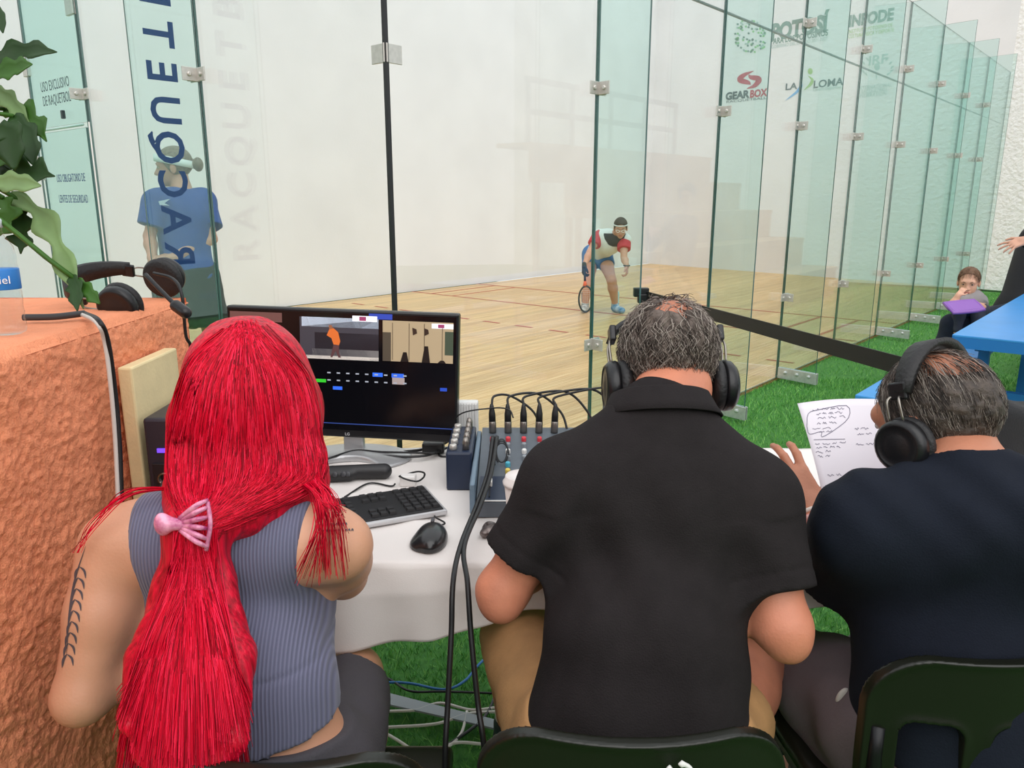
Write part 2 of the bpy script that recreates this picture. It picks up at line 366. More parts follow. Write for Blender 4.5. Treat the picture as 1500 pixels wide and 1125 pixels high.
for nm, c in (('blade_a', '62a646'), ('blade_b', '4a923c'), ('blade_c', '88c060')): gm.materials.append(mat(nm, c, .6))
gm.polygons.foreach_set('material_index', RNG.choice(3, n_, p=[.45, .35, .2]).astype(np.int32)); gm.update(calc_edges=True)
go = link(bpy.data.objects.new('turf_blades', gm)); tag(go, 'short green artificial turf around the glass court', 'grass', kind='stuff')
# ------------------------------------------------------------------ glass walls
GL = glass_mat('clear_glass', (.965, .985, .98, 1), 1.2); GF = glass_mat('fin_glass', (.87, .955, .94, 1), .5)
EDGE = mat('glass_edge', '3d5f5a', .2, spec=.8); BLK = mat('black_seal', '16161a', .4)
STEEL = mat('brushed_steel', 'cfc9c3', .42, metal=.55, var=.08, vscale=60); BOLT = mat('bolt_steel', '8a8580', .3, metal=1)
GT = 3.3; TH = .012
def pane(name, a, b, z0, z1, m, parent):
    a = np.array(a[:2], float); b = np.array(b[:2], float); d = (b-a)/np.linalg.norm(b-a); q = np.array([-d[1], d[0]])*TH/2
    P = [a-q, b-q, b+q, a+q]; V = [(*p, z0) for p in P]+[(*p, z1) for p in P]
    return mesh_obj(name, V, [(3, 2, 1, 0), (4, 5, 6, 7), (0, 1, 5, 4), (1, 2, 6, 5), (2, 3, 7, 6), (3, 0, 4, 7)], None, parent, mats=[m, EDGE], fmat=[1, 1, 0, 1, 0, 1])
def clamp(P, d1, d2, parent, L1=.085, hgt=.062, t=.007):
    """corner clamp: two plates along d1 and d2 from P, each with a bolt"""
    P = np.array(P, float); d1 = np.array(d1, float); d2 = np.array(d2, float)
    c = None
    for d, e in ((d1, d2), (d2, d1)):
        bm = bmesh.new(); bbox(bm, P+d*L1/2+e*.011, (L1, t, hgt), frame(d, e), .0015, 1)
        for vv, ff in [lathe_vf(P+d*L1*.6+e*(.011+t*.4), e, [(.011, 0), (.011, .006), (.007, .009)], 10)]:
            vs_ = [bm.verts.new(tuple(x)) for x in vv]; [bm.faces.new([vs_[i] for i in f]) for f in ff]
        o = obj_bm('clamp_plate', bm, STEEL, parent)
def wall_run(origin, dirv, outv, joints, finL, label, hgts, name, start_clamp=None):
    r = root(name, (*origin[:2], 0), label, 'glass wall')
    for a, b_ in zip(joints[:-1], joints[1:]):
        pane('pane', origin[:2]+dirv*(a+.004), origin[:2]+dirv*(b_-.004), 0, GT, GL, r)
    return r
skew = N3*.335-U3*.06; sk = skew/np.linalg.norm(skew)
JS = [0, 1.38, 2.75, 4.06, 5.4, 6.75, 8.1, 9.4, 10.7, 12.4]
sw = wall_run(O2, u2, n2, JS, .34, 'long side wall of clear glass panes running right to the front wall', None, 'side_glass_wall')
ordn = ['first', 'second', 'third', 'fourth', 'fifth', 'sixth', 'seventh', 'eighth']
BRK = mat('bracket_zinc', 'c9cccb', .4, metal=.6, var=.1, vscale=40)
def fin(base, d, ins, along, label, heights):
    """buttress fin of tinted glass standing out from the wall, with clamps and a floor bracket"""
    r = root('glass_fin', base, label, 'glass fin', 'glass fins of the court')
    L_ = np.linalg.norm(d); dd = d/L_
    pane('pane', base+dd*.012, base+d, .02, GT, GF, r)
    for z in heights: clamp(base+K3*z+dd*.012, dd, -along, r); clamp(base+K3*z+dd*.012, dd, along, r, L1=.05)
    for sg in (-1, 1):
        bm = bmesh.new(); bbox(bm, base+d*.55+along*sg*.013+K3*.045, (L_*1.0, .008, .09), frame(dd, along), .002, 1)
        for k in (.25, .55, .85):
            vv, ff = lathe_vf(base+d*k+along*sg*.017+K3*.055, along*sg, [(.014, 0), (.014, .008), (.006, .012)], 8); vs_ = [bm.verts.new(tuple(x)) for x in vv]; [bm.faces.new([vs_[i] for i in f]) for f in ff]
        obj_bm('floor_bracket', bm, BRK, r)
    return r
for i in range(1, 9):
    fin(CT(JS[i], 0), skew, None, U3, ordn[i-1]+' green glass fin from the near corner along the side wall', (.66, 1.96, 2.68) if i != 2 else (1.96,))
# corner post: black seal and L clamps
cp = root('corner_seal', CT(0, 0), 'thin black corner seal where the two glass walls meet', 'corner seal')
box('seal', CT(0, 0, GT/2), (.016, .016, GT), BLK, cp, R=frame(U3, V3))
for z in (.66, 1.95, 2.68): clamp(CT(0, 0, z)-U3*.012-V3*.012, U3, V3, cp, L1=.09, hgt=.068)
# back wall with door
JB = [0, 1.36, 2.68, 2.72, 3.52, 4.05, 5.4, CW]
bw = root('back_glass_wall', CT(0, 0), 'back wall of clear glass panes running left from the corner', 'glass wall')
for a, b_ in ((0, 1.36), (1.36, 2.68), (3.56, 4.9), (4.9, CW)):
    pane('pane', CT(0, a+.004)[:2], CT(0, b_-.004)[:2], 0, GT, GL, bw)
pane('pane', CT(0, 2.70)[:2], CT(0, 3.54)[:2], 1.87, GT, GF, bw)
BLUE = mat('navy_vinyl', '1d3a78', .5); GREYV = mat('dark_vinyl', '4a5258', .5)
dr = root('door_1', CT(0, 2.72), 'green glass court door with hinges and printed safety notice', 'door'); dr['kind'] = 'structure'
pane('door_leaf', CT(-.0, 2.74)[:2], CT(-.0, 3.5)[:2], .02, 1.84, GF, dr)
for z in (.4, 1.62): box('hinge', CT(-.012, 3.52, z), (.02, .07, .15), STEEL, dr, R=frame(U3, V3), bev=.003)
tube('lock_bar', [CT(-.02, 2.74, 1.855), CT(-.02, 3.52, 1.855)], .008, mat('white_rail', 'dfe6e4', .4), dr)
box('lock', CT(-.02, 3.02, 1.93), (.02, .03, .05), BLK, dr, R=frame(U3, V3), bev=.004)
for z in (2.28, 2.95): box('hinge', CT(-.012, 3.54, z), (.02, .09, .16), STEEL, bw, R=frame(U3, V3), bev=.003)
box('hinge', CT(-.012, 2.74, 2.52), (.02, .1, .12), STEEL, bw, R=frame(U3, V3), bev=.003)
tx = -V3
text('lettering', 'USO EXCLUSIVO\nDE RAQUETBOL', CT(-.01, 3.12, 2.07), tx, K3, .085, GREYV, bw, sx=.72)
text('lettering', 'USO OBLIGATORIO DE', CT(-.01, 3.06, 1.55), tx, K3, .07, BLUE, dr, sx=.62)
text('lettering', 'LENTES DE SEGURIDAD', CT(-.01, 3.06, 1.42), tx, K3, .07, BLUE, dr, sx=.62)
f1 = fin(CT(0, 1.36), -U3*.33, None, V3, 'tall green glass fin lettered in navy beside the player in blue', (.66, 2.0, 2.68))
f2 = fin(CT(0, 2.69), -U3*.30, None, V3, 'green glass fin beside the court door behind the plant', (.66, 2.02, 2.68))
for i, ch in enumerate('RACQUETBALL'):
    text('lettering', ch, CT(-.19, 1.36+.008, 1.155+i*.168), K3, U3, .20, BLUE, f1, bold=.004, sx=.95)
cab = tube('tension_cable', [CT(.2, .03, 2.56), CT(3, .03, 2.56), CT(12.3, .03, 2.56)], .009, mat('cable_steel', '6f7472', .4, metal=.5)); tag(cab, 'thin steel cable running high along the inside of the side glass', 'cable')
# ------------------------------------------------------------------ logos on the front wall
nf = np.array([wd[1], -wd[0]]); nf = -nf if nf@(-A3[:2]) < 0 else nf     # towards the camera
def FW(px, py): return PP(px, py, A3[:2], nf)
W3 = np.array([*wd, 0]); NF3 = np.array([*nf, 0])
def wtext(s, x0, x1, py, hpx, m, bold=0):
    p = FW((x0+x1)/2, py); d = np.linalg.norm(p-np.array([0, 0, CAMH])); o = text('lettering', s, (0, 0, 0), (1, 0, 0), (0, 1, 0), hpx*d/FPX*1.4, m, None, bold=bold)
    me = o.data; xs = [v.co.x for v in me.vertices]; w = max(xs)-min(xs); k = np.linalg.norm(FW(x1, py)-FW(x0, py))/w; cx = (max(xs)+min(xs))/2
    X = Vector(W3); Z = Vector((0, 0, 1)); M = Matrix((X*k, Z, Vector(NF3))).transposed().to_4x4(); me.transform(Matrix.Translation(Vector(p+NF3*.004)) @ M @ Matrix.Translation((-cx, 0, 0))); return par(o, wf)
GD = mat('logo_green_grey', '6c8a80', .6); GG = mat('logo_green', '8fc48a', .6); RD = mat('logo_red', 'b9394f', .6); DK = mat('logo_dark', '49545a', .6); LB = mat('logo_blue', '6aa7dc', .6); LG_ = mat('logo_lime', '9dc06a', .6); LM = mat('logo_mist', 'a9c0bb', .6)
for T_ in (('POTOSÍ', 1130, 1212, 42, 19, GD, .02), ('PARA LOS POTOSINOS', 1129, 1211, 55, 7, GD, .004), ('GOBIERNO DEL ESTADO 2021-2027', 1130, 1210, 63, 4, LM), ('INPODE', 1244, 1308, 27, 13, GD, .012), ('INSTITUTO POTOSINO DE', 1243, 1306, 42, 4.5, LG_), ('CULTURA FÍSICA Y DEPORTE', 1243, 1308, 49, 4.5, LG_),
        ('GEAR', 1063, 1098, 140, 9, DK, .01), ('BOX', 1099, 1124, 137, 9, RD, .008), ('RACQUETBALL', 1064, 1122, 146.5, 3, DK), ('LA', 1151, 1168, 127, 8, DK, .004), ('LOMA', 1192, 1235, 122, 9, DK, .004), ('Centro Deportivo', 1191, 1232, 129.5, 4, LM), ('IRF', 1273, 1300, 88, 11, LM, .004), ('INTERNATIONAL', 1257, 1306, 127, 4.5, LM), ('RACQUETBALL', 1262, 1300, 133, 4.5, LM), ('FEDERATION', 1260, 1298, 139, 4.5, LM)): wtext(*T_)
def wpoly(pp, m, name='emblem'):
    P = [FW(*q)+NF3*.004 for q in pp]; n = len(P); V = P+[p+NF3*.002 for p in P]
    return mesh_obj(name, V, [tuple(range(n)), tuple(range(n, 2*n))]+[(i, (i+1) % n, n+(i+1) % n, n+i) for i in range(n)], m, wf)
def ribbon(pts, w, m):
    S = spline(pts, 6); n = len(S); P = []; Q = []
    for i, p in enumerate(S):
        d = S[min(i+1, n-1)]-S[max(i-1, 0)]; d /= np.linalg.norm(d); k = w*math.sin(math.pi*(i+.6)/(n+.2))
        P.append((p[0]-d[1]*k, p[1]+d[0]*k)); Q.append((p[0]+d[1]*k, p[1]-d[0]*k))
    V = [FW(*q)+NF3*.005 for q in P+Q]; return mesh_obj('emblem', V, [(i, i+1, n+i+1, n+i) for i in range(n-1)], m, wf)
ribbon([(1104, 104), (1090, 110), (1084, 117), (1096, 121), (1100, 124)], 4, RD); ribbon([(1094, 130), (1106, 125), (1112, 116), (1100, 113), (1097, 109)], 4, RD)
ribbon([(1151, 147), (1167, 135), (1174, 125), (1171, 120)], 2.2, LB); ribbon([(1178, 132), (1187, 124), (1190, 117), (1184, 111)], 2.2, LG_)
wpoly([(1187+3.6*math.cos(a), 104.5+4.6*math.sin(a)) for a in np.linspace(0, 6.28, 13)[:-1]], LG_)
for sg in (-1, 1):
    for k in range(5):
        a = .5+k*.42; x = 1285+sg*20*math.sin(a+.3); y = 98+15*math.cos(a); ribbon([(x, y), (x+sg*2, y-3), (x+sg*5, y-5)], 1.4, LM)
ribbon([(1284, 117), (1284, 110), (1284, 104)], .9, LM); wpoly([(1285+4.2*math.cos(a), 98+5.5*math.sin(a)) for a in np.linspace(0, 6.28, 13)[:-1]], LM)
rr = random.Random(3)
for k in range(110):
    a = rr.uniform(0, 6.28); q = math.sqrt(rr.random())*1; x = 1099+24*q*math.cos(a)+3*math.sin(a); y = 54+25*q*math.sin(a)
    if abs((y-54)-.35*(x-1099)+2) < 2.5: continue
    t = rr.uniform(0, 3); wpoly([(x+2.0*math.cos(t+j*1.57), y+1.9*math.sin(t+j*1.57)) for j in range(4)], rr.choice([GD, GG, GG, GD, LM]))
# ------------------------------------------------------------------ plywood stand outside the frame (seen mirrored in the side glass)
PLY = mat('plywood', 'b8976a', .7, var=.12, vscale=3, stretch=(1, 1, 6)); TIM = mat('timber', 'a98d66', .7, var=.1, vscale=8); RAILM = mat('rail_grey', '8f9a9c', .5)
st = root('bleacher', CT(8, -2.5), 'plywood stepped spectator stand beyond the right edge of the picture', 'bleacher')
for k in range(5):
    d0 = 1.6+k*.55; z = .42*(k+1); a, b_ = CT(6.2, -d0), CT(10.2+.0*k, -d0)
    c = CT(7.9, -d0-.275, z-.03); box('step_board', c, (4.8, .55, .05), PLY, st, R=frame(U3, V3))
    for j in range(5): box('riser_panel', CT(5.98+j*.96, -d0-.02, z-.235), (.95, .02, .38), PLY, st, R=frame(U3, V3))
    for j in range(5): box('post', CT(6.25+j*.98, -d0-.5, z/2), (.07, .07, z), TIM, st, R=frame(U3, V3))
for j in range(5): box('rail_post', CT(6.25+j*.98, -4.45, 2.5), (.05, .05, .9), RAILM, st, R=frame(U3, V3))
for z in (2.55, 2.95): box('rail', CT(8.2, -4.45, z), (4.0, .05, .07), RAILM, st, R=frame(U3, V3))
# ------------------------------------------------------------------ people
def A_(*p): return np.array(p, float)
def unit(v): v = np.array(v, float); return v/np.linalg.norm(v)
def basis(fw, up=(0, 0, 1)):
    f = unit(fw); r = unit(np.cross(f, up)); return np.stack([r, f, np.cross(r, f)], 1)       # columns right, forward, up
def head_nodes(c, R, s=1.0, child=0):
    c = np.array(c, float); q = lambda x, y, z: c+R@(A_(x, y, z)*s)
    E = lambda x, y, z, a, b, d: ell(q(x, y, z), A_(a, b, d)*s, R)
    k = .02*s; ck = .006*child
    n = U(k, E(0, -.012, .03, .076, .096, .088), E(0, .03, -.03, .06+ck, .062, .085), E(0, .062, -.092, .024, .022, .02), cone(q(-.035, .074, .022), q(.035, .074, .022), .018*s))
    n = SUB(.012*s, n, U(.002, ell(q(-.032, .102, .003), A_(.017, .014, .012)*s, R), ell(q(.032, .102, .003), A_(.017, .014, .012)*s, R)))
    n = U(.008*s, n, cone(q(0, .086, .006), q(0, .106-.006*child, -.034), .008*s, .012*s), cone(q(-.012, .09, -.036), q(.012, .09, -.036), .009*s), cone(q(-.018, .086, -.06), q(.018, .086, -.06), .009*s), cone(q(-.014, .084, -.07), q(.014, .084, -.07), .009*s))
    return U(.006*s, n, E(-.078, -.008, -.012, .011, .02, .032), E(.078, -.008, -.012, .011, .02, .032))
def face_parts(c, R, s, parent, brow='3a2a22', lips='b8675f'):
    q = lambda x, y, z: np.array(c)+R@(A_(x, y, z)*s)
    W = mat('eye_white', 'cfc4b8', .3); I = mat('iris_dark', '2a1c14', .2)
    for sg in (-1, 1):
        sdf('eye', ell(q(sg*.032, .0785, .003), A_(.0115, .0095, .0070)*s, R), .0022*s, W, parent)
        sdf('iris', ell(q(sg*.032, .086, .003), A_(.0062, .004, .0062)*s, R), .0016*s, I, parent)
        tube('eyebrow', [q(sg*.016, .093, .02), q(sg*.033, .0915, .026), q(sg*.05, .08, .021)], [.003*s, .0035*s, .002*s], mat('brow_'+brow, brow, .8), parent, sides=5, curve=3)
    sdf('lips', U(.004*s, cone(q(-.017, .0905, -.0615), q(.017, .0905, -.0615), .0055*s), cone(q(-.013, .089, -.069), q(.013, .089, -.069), .0055*s)), .0022*s, mat('lips_'+lips, lips, .5), parent)
def hand_nodes(w, d, nrm, s=1.0, curl=.35, side=1, spread=.0):
    d = unit(d); nrm = np.array(nrm, float); nrm = unit(nrm-d*np.dot(nrm, d)); ac = np.cross(d, nrm)*side; w = np.array(w, float)
    R = np.stack([ac, d, nrm], 1); out = [bxs(w+d*.048*s, A_(.038, .048, .013)*s, .012*s, R), cone(w-d*.02*s, w+d*.02*s, .026*s, .027*s)]
    fin_ = []
    for x, L_, a in ((-.029, .056, -.10), (-.010, .070, -.03), (.010, .078, .03), (.029, .068, .10)):
        b = w+(d*.09+ac*x)*s; dr_ = unit(d+ac*a*(1+spread)); p = b
        for seg, fr in enumerate((.45, .32, .25)):
            ang = curl*(seg+.6); dd = dr_*math.cos(ang)-nrm*math.sin(ang); e = p+dd*L_*fr*s*1.1; fin_.append(cone(p, e, (.0092-.0009*seg)*s, (.0085-.0009*seg)*s)); p = e
    t0 = w+(d*.02+ac*.03)*s; t1 = t0+unit(ac*.8+d*.7-nrm*.3)*.042*s; t2 = t1+unit(ac*.35+d*1-nrm*.3)*.034*s
    fin_ += [cone(t0, t1, .0135*s, .0105*s), cone(t1, t2, .0105*s, .0085*s)]
    return U(.006*s, U(.012*s, *out), U(.003*s, *fin_))
def limb(pts, rs, k=.02): return U(k, *[cone(a, b, ra, rb) for a, b, ra, rb in zip(pts[:-1], pts[1:], rs[:-1], rs[1:])])
def arm(sh, el, wr, s=1.0, fat=1.0):
    sh, el, wr = map(lambda v: np.array(v, float), (sh, el, wr)); m1 = sh*.55+el*.45; m2 = el*.65+wr*.35
    return limb([sh, m1, el, m2, wr], [.055*s*fat, .047*s*fat, .0365*s*fat, .041*s*fat, .027*s*fat])
def leg(hip, kn, an, s=1.0, fat=1.0):
    hip, kn, an = map(lambda v: np.array(v, float), (hip, kn, an)); m = kn*.68+an*.32
    return limb([hip, hip*.5+kn*.5, kn, m, an], [.085*s*fat, .075*s*fat, .055*s*fat, .057*s*fat, .036*s*fat])
def foot(an, d, s=1.0): an = np.array(an, float); d = unit(d); return U(.015, cone(an, an-A_(0, 0, .05)*s, .036*s, .035*s), cone(an-A_(0, 0, .055)*s, an+d*.15*s-A_(0, 0, .065)*s, .036*s, .026*s))
def upto(a, b, f): return np.array(a, float)*(1-f)+np.array(b, float)*f
def sleeve(sh, el, f, r0, r1):
    e = upto(sh, el, f); d = np.array(el, float)-np.array(sh, float); return CUT(cone(sh, upto(sh, el, f+.15), r0, r1), e, d)
SKIN_A = mat('skin_warm', 'd39c7e', .45, sss=.06, var=.05, vscale=14, bump=.08, bscale=240); SKIN_B = mat('skin_ruddy', 'cf8568', .5, sss=.06, var=.12, vscale=16, bump=.1, bscale=240)
SKIN_C = mat('skin_tan', 'b97a5e', .5, sss=.06, var=.1, vscale=16, bump=.12, bscale=220); SKIN_P = mat('skin_player', 'c8957c', .5, sss=.05, var=.05, vscale=9); SKIN_K = mat('skin_child', 'dca88c', .5, sss=.06, var=.04, vscale=9)
# strands ------------------------------------------------------------
def strands(name, curves, r, mats, parent, taper=.35, seed=1):
    rg = np.random.default_rng(seed); VV = []; FF = []; fm = []; off = 0; by = {}
    for c in curves: by.setdefault(len(c), []).append(np.array(c))
    for n, cs in by.items():
        C = np.stack(cs); m = len(C); d = np.empty_like(C); d[:, 1:-1] = C[:, 2:]-C[:, :-2]; d[:, 0] = C[:, 1]-C[:, 0]; d[:, -1] = C[:, -1]-C[:, -2]; d /= np.linalg.norm(d, axis=2, keepdims=True)+1e-12
        a = np.cross(d, A_(.31, .22, .93)); a /= np.linalg.norm(a, axis=2, keepdims=True)+1e-9; b = np.cross(d, a); rr_ = (r*(1-(1-taper)*np.arange(n)/(n-1)))[None, :, None]
        R3 = np.stack([C+rr_*(a*math.cos(t)+b*math.sin(t)) for t in (0, 2.0944, 4.18879)], 2); VV.append(R3.reshape(-1, 3))
        base = off+(np.arange(m)[:, None, None]*n+np.arange(n-1)[None, :, None])*3; k = np.arange(3)[None, None, :]; l = (k+1) % 3
        f = np.stack([base+k, base+l, base+3+l, base+3+k], -1).reshape(-1, 4); FF.append(f); fm.append(np.repeat(rg.integers(0, len(mats), m), (n-1)*3)); off += m*n*3
    return quad_mesh(name, np.concatenate(VV), np.concatenate(FF), mats, np.concatenate(fm), parent)
def scalp(c, R, s, n, zone, length, curl, seed, out=.008, r0=1.0, down=.6, whorl=(0, -.5, .85)):
    """strands growing on the cranium, combed away from the whorl, then down"""
    rg = np.random.default_rng(seed); cur = []; rad = A_(.079, .099, .091)*s*r0; ce = np.array(c)+R@(A_(0, -.012, .03)*s); wv = unit(whorl); tries = 0
    while len(cur) < n and tries < n*30:
        tries += 1; d = unit(rg.normal(size=3)); keep = zone(d)
        if keep <= 0 or rg.random() > keep: continue
        p = d*rad; t = d-wv; t = t-d*np.dot(t, d); t = unit(t+rg.normal(size=3)*.25+A_(0, 0, -down)); L_ = length*rg.uniform(.6, 1.2)/7; pts = [p]; ph = rg.uniform(0, 6.28); sd = unit(np.cross(d, t)+1e-6)
        for i in range(1, 8):
            t = unit(t+A_(0, 0, -.08)); p = p+(t+sd*curl*math.sin(ph+i*1.1))*L_; k = np.linalg.norm(p/rad)
            p = p/k*(1+out/.09*(i/7)**.7*rg.uniform(.5, 1.2)) if k < 1.3 else p; pts.append(p)
        cur.append([ce+R@q for q in pts])
    return cur
# headphones ------------------------------------------------------------
HPB = mat('headphone_black', '17171a', .35, bump=.05, bscale=300); PADM = mat('pad_leather', '1d1c1e', .55, bump=.25, bscale=150); HPM = mat('headphone_metal', '9a948c', .3, metal=.9)
def headphones(c, R, s, label=None, mic=None, band_tilt=0, cup_r=.046, gap=.092, zc=-.03):
    c = np.array(c, float); q = lambda x, y, z: c+R@(A_(x, y, z)*s)
    h = root('headphones', q(0, 0, -.08), label, 'headphones')
    arc = []
    for k in range(15):
        a = math.pi*(k/14)*.84+math.pi*.08; arc.append(q(-.1*math.cos(a), -.01+band_tilt*math.sin(a), .028+(.106-.12*abs(band_tilt))*math.sin(a)))
    V = []; F = []; fw = R[:, 1]
    for i, p in enumerate(arc):
        d = unit(p-c); w = .022*s*(.6+.4*math.sin(math.pi*i/14)); V += [p-fw*w, p+fw*w, p+fw*w+d*.011*s, p-fw*w+d*.011*s]
    for i in range(14):
        for k in range(4): F.append((i*4+k, i*4+(k+1) % 4, i*4+4+(k+1) % 4, i*4+4+k))
    F += [(3, 2, 1, 0), (56, 57, 58, 59)]
    mesh_obj('headband', V, F, PADM, h, True)
    for sg in (-1, 1):
        ax = R[:, 0]*sg; cc = q(sg*gap, 0, zc)
        lathe('ear_pad', cc-ax*.014*s, ax, [(cup_r*.55*s, 0), (cup_r*.95*s, .001*s), (cup_r*1.08*s, .01*s), (cup_r*1.0*s, .02*s), (cup_r*.6*s, .022*s)], PADM, h, 28)
        cup = lathe('ear_cup', cc+ax*.008*s, ax, [(cup_r*.95*s, 0), (cup_r*1.02*s, .004*s), (cup_r*.98*s, .016*s), (cup_r*.8*s, .024*s), (cup_r*.75*s, .022*s), (cup_r*.45*s, .024*s), (cup_r*.2*s, .026*s)], HPB, h, 28)
        for dy in (-.012, .012): tube('yoke', [q(sg*(gap+.018), dy, zc+.04), q(sg*(gap+.02), dy*.9, zc+.075), q(sg*.1, dy*.5, .055)], .0022*s, HPM, h, 6, curve=4)
        box('slider', q(sg*.099, -.005, .062), (.012*s, .03*s, .03*s), HPB, h, R=Matrix(R.tolist()), bev=.003)
    if mic is not None: tube('mic_boom', mic[:-1], .0045, HPB, h, 8, curve=5); sdf('mic_foam', cone(mic[-2], mic[-1], .012), .003, HPB, h)
    return h
# ================================================================== woman with red hair
HA = PT(368, 588, 1.19); RA = basis((.1, 1, -.2))
a_nb = PT(342, 745, 1.15); a_sl = PT(174, 800, 1.12); a_sr = PT(492, 800, 1.14); a_el = PT(120, 1020, 1.09); a_er = PT(503, 842, 1.30); a_wl = A_(-.44, 1.28, .79); a_wr = A_(-.46, 1.42, .80)
a_ch = PT(338, 880, 1.21); a_wa = PT(345, 1010, 1.15); a_pe = A_(-.40, 1.0, .57)
pa = root('person', (a_pe[0], a_pe[1], 0), 'seated woman with long bright red hair, grey-blue ribbed tank top and dark shorts', 'person')
a_hr, a_kr, a_ar = A_(-.30, 1.02, .53), PT(517, 990, 1.5), A_(-.31, 1.36, .1); a_hl, a_kl, a_al = A_(-.5, 1.02, .53), A_(-.56, 1.38, .53), A_(-.56, 1.34, .1)
tors = U(.05, ell(a_ch, (.158, .1, .17)), ell(a_wa, (.147, .098, .15)), ell(a_pe, (.17, .13, .12)))
yoke = U(.03, cone(a_nb+A_(0, 0, -.02), upto(a_nb, a_sl, .75)+A_(0, 0, .01), .05, .046), cone(a_nb+A_(0, 0, -.02), upto(a_nb, a_sr, .75)+A_(0, 0, .01), .05, .046), cone(upto(a_sl, a_sr, .2), upto(a_sl, a_sr, .8), .06, .06))
body = U(.03, tors, yoke, cone(HA+RA@A_(0, -.03, -.05), a_nb, .055, .058), arm(a_sl, a_el, a_wl, 1.0, 1.0), arm(a_sr, a_er, a_wr, 1.0, 1.0))
body = U(.012, body, head_nodes(HA, RA, .98), U(.01, hand_nodes(a_wl, (.3, 1, -.1), (0, 0, 1), .92, .3, -1), hand_nodes(a_wr, (.1, 1, -.1), (0, 0, 1), .92, .3, 1)), leg(a_hr, a_kr, a_ar, 1, 1.0), leg(a_hl, a_kl, a_al, 1, 1.0), foot(a_ar, (0, 1, 0)), foot(a_al, (0, 1, 0)))
sdf('body', body, .005, SKIN_A, pa); BODY_A = bvh(sdf.last)
RIB = bpy.data.materials.new('ribbed_knit'); RIB.use_nodes = True; nt = RIB.node_tree; N = nt.nodes; L = nt.links; b = N['Principled BSDF']; b.inputs['Base Color'].default_value = lin('64657d'); b.inputs['Roughness'].default_value = .8; b.inputs['Sheen Weight'].default_value = .2
tc = N.new('ShaderNodeTexCoord'); wv = N.new('ShaderNodeTexWave'); wv.bands_direction = 'X'; wv.inputs['Scale'].default_value = 62; wv.inputs['Distortion'].default_value = .15; L.new(tc.outputs['Object'], wv.inputs[0]); bp = N.new('ShaderNodeBump'); bp.inputs['Strength'].default_value = .45; bp.inputs['Distance'].default_value = .003; L.new(wv.outputs[1], bp.inputs['Height']); L.new(bp.outputs[0], b.inputs['Normal'])
rp = N.new('ShaderNodeValToRGB'); rp.color_ramp.elements[0].color = lin('595a72'); rp.color_ramp.elements[1].color = lin('70718a'); L.new(wv.outputs[1], rp.inputs[0]); L.new(rp.outputs[0], b.inputs['Base Color'])
tank = SHELL(U(.045, tors, U(.03, cone(a_nb+A_(-.0, 0, -.03), upto(a_nb, a_sl, .72)+A_(0, 0, .008), .05, .048), cone(a_nb+A_(0, 0, -.03), upto(a_nb, a_sr, .72)+A_(0, 0, .008), .05, .048), cone(upto(a_sl, a_sr, .25), upto(a_sl, a_sr, .75), .06, .06))), .007)
tank = SUB(.012, tank, U(.02, ell(a_sl+A_(-.055, -.02, -.0), (.092, .24, .19)), ell(a_sr+A_(.055, -.02, -.0), (.092, .24, .19))))
tank = SUB(.01, tank, cone(a_nb+A_(0, .02, .06), a_nb+A_(0, .1, .2), .075, .1))
seam_z = .772
tank = NOISE(CUT(tank, (0, .95, .675), (0, .12, -1)), lambda P: .0025*np.exp(-((P[:, 2]-seam_z-.05*(P[:, 0]+.36))/.0035)**2)+.003*np.sin(60*P[:, 2]+25*P[:, 0])*np.exp(-((P[:, 2]-.83)/.05)**2)*np.exp(-((P[:, 0]+.25)/.07)**2))
sdf('tank_top', tank, .0045, RIB, pa); TANK = bvh(sdf.last)
SHORT_A = mat('charcoal_shorts', '47444a', .8, bump=.2, bscale=250)
sh_ = SHELL(U(.04, CUT(U(.05, ell(a_pe, (.17, .13, .12)), ell(a_wa, (.147, .098, .12))), (0, .95, .645), (0, .25, 1)), CUT(limb([a_hr, a_kr], [.088, .062]), upto(a_hr, a_kr, .82), a_kr-a_hr), CUT(limb([a_hl, a_kl], [.088, .062]), upto(a_hl, a_kl, .82), a_kl-a_hl)), .011)
sdf('shorts', NOISE(sh_, sines(.006, 28, 3)), .006, SHORT_A, pa)
for an in (a_ar, a_al): sdf('shoe', SHELL(foot(an, (0, 1, 0)), .01), .006, mat('shoe_dark', '2b2b30', .7), pa)
# hair
HR = bpy.data.materials.new('red_hair'); HR.use_nodes = True; nt = HR.node_tree; N = nt.nodes; L = nt.links; b = N['Principled BSDF']; b.inputs['Roughness'].default_value = .42; b.inputs['Specular IOR Level'].default_value = .35
tc = N.new('ShaderNodeTexCoord'); mp = N.new('ShaderNodeMapping'); mp.inputs['Scale'].default_value = (150, 150, 7); L.new(tc.outputs['Object'], mp.inputs[0]); nz = N.new('ShaderNodeTexNoise'); nz.inputs['Scale'].default_value = 1; nz.inputs['Detail'].default_value = 3; L.new(mp.outputs[0], nz.inputs['Vector'])
rp = N.new('ShaderNodeValToRGB'); E_ = rp.color_ramp.elements; E_[0].position = .3; E_[0].color = lin('90041c'); E_[1].position = .72; E_[1].color = lin('ea0a36'); L.new(nz.outputs[0], rp.inputs[0]); L.new(rp.outputs[0], b.inputs['Base Color'])
bp = N.new('ShaderNodeBump'); bp.inputs['Strength'].default_value = .6; bp.inputs['Distance'].default_value = .004; L.new(nz.outputs[0], bp.inputs['Height']); L.new(bp.outputs[0], b.inputs['Normal'])
clip_c = PT(287, 772, 1.045)
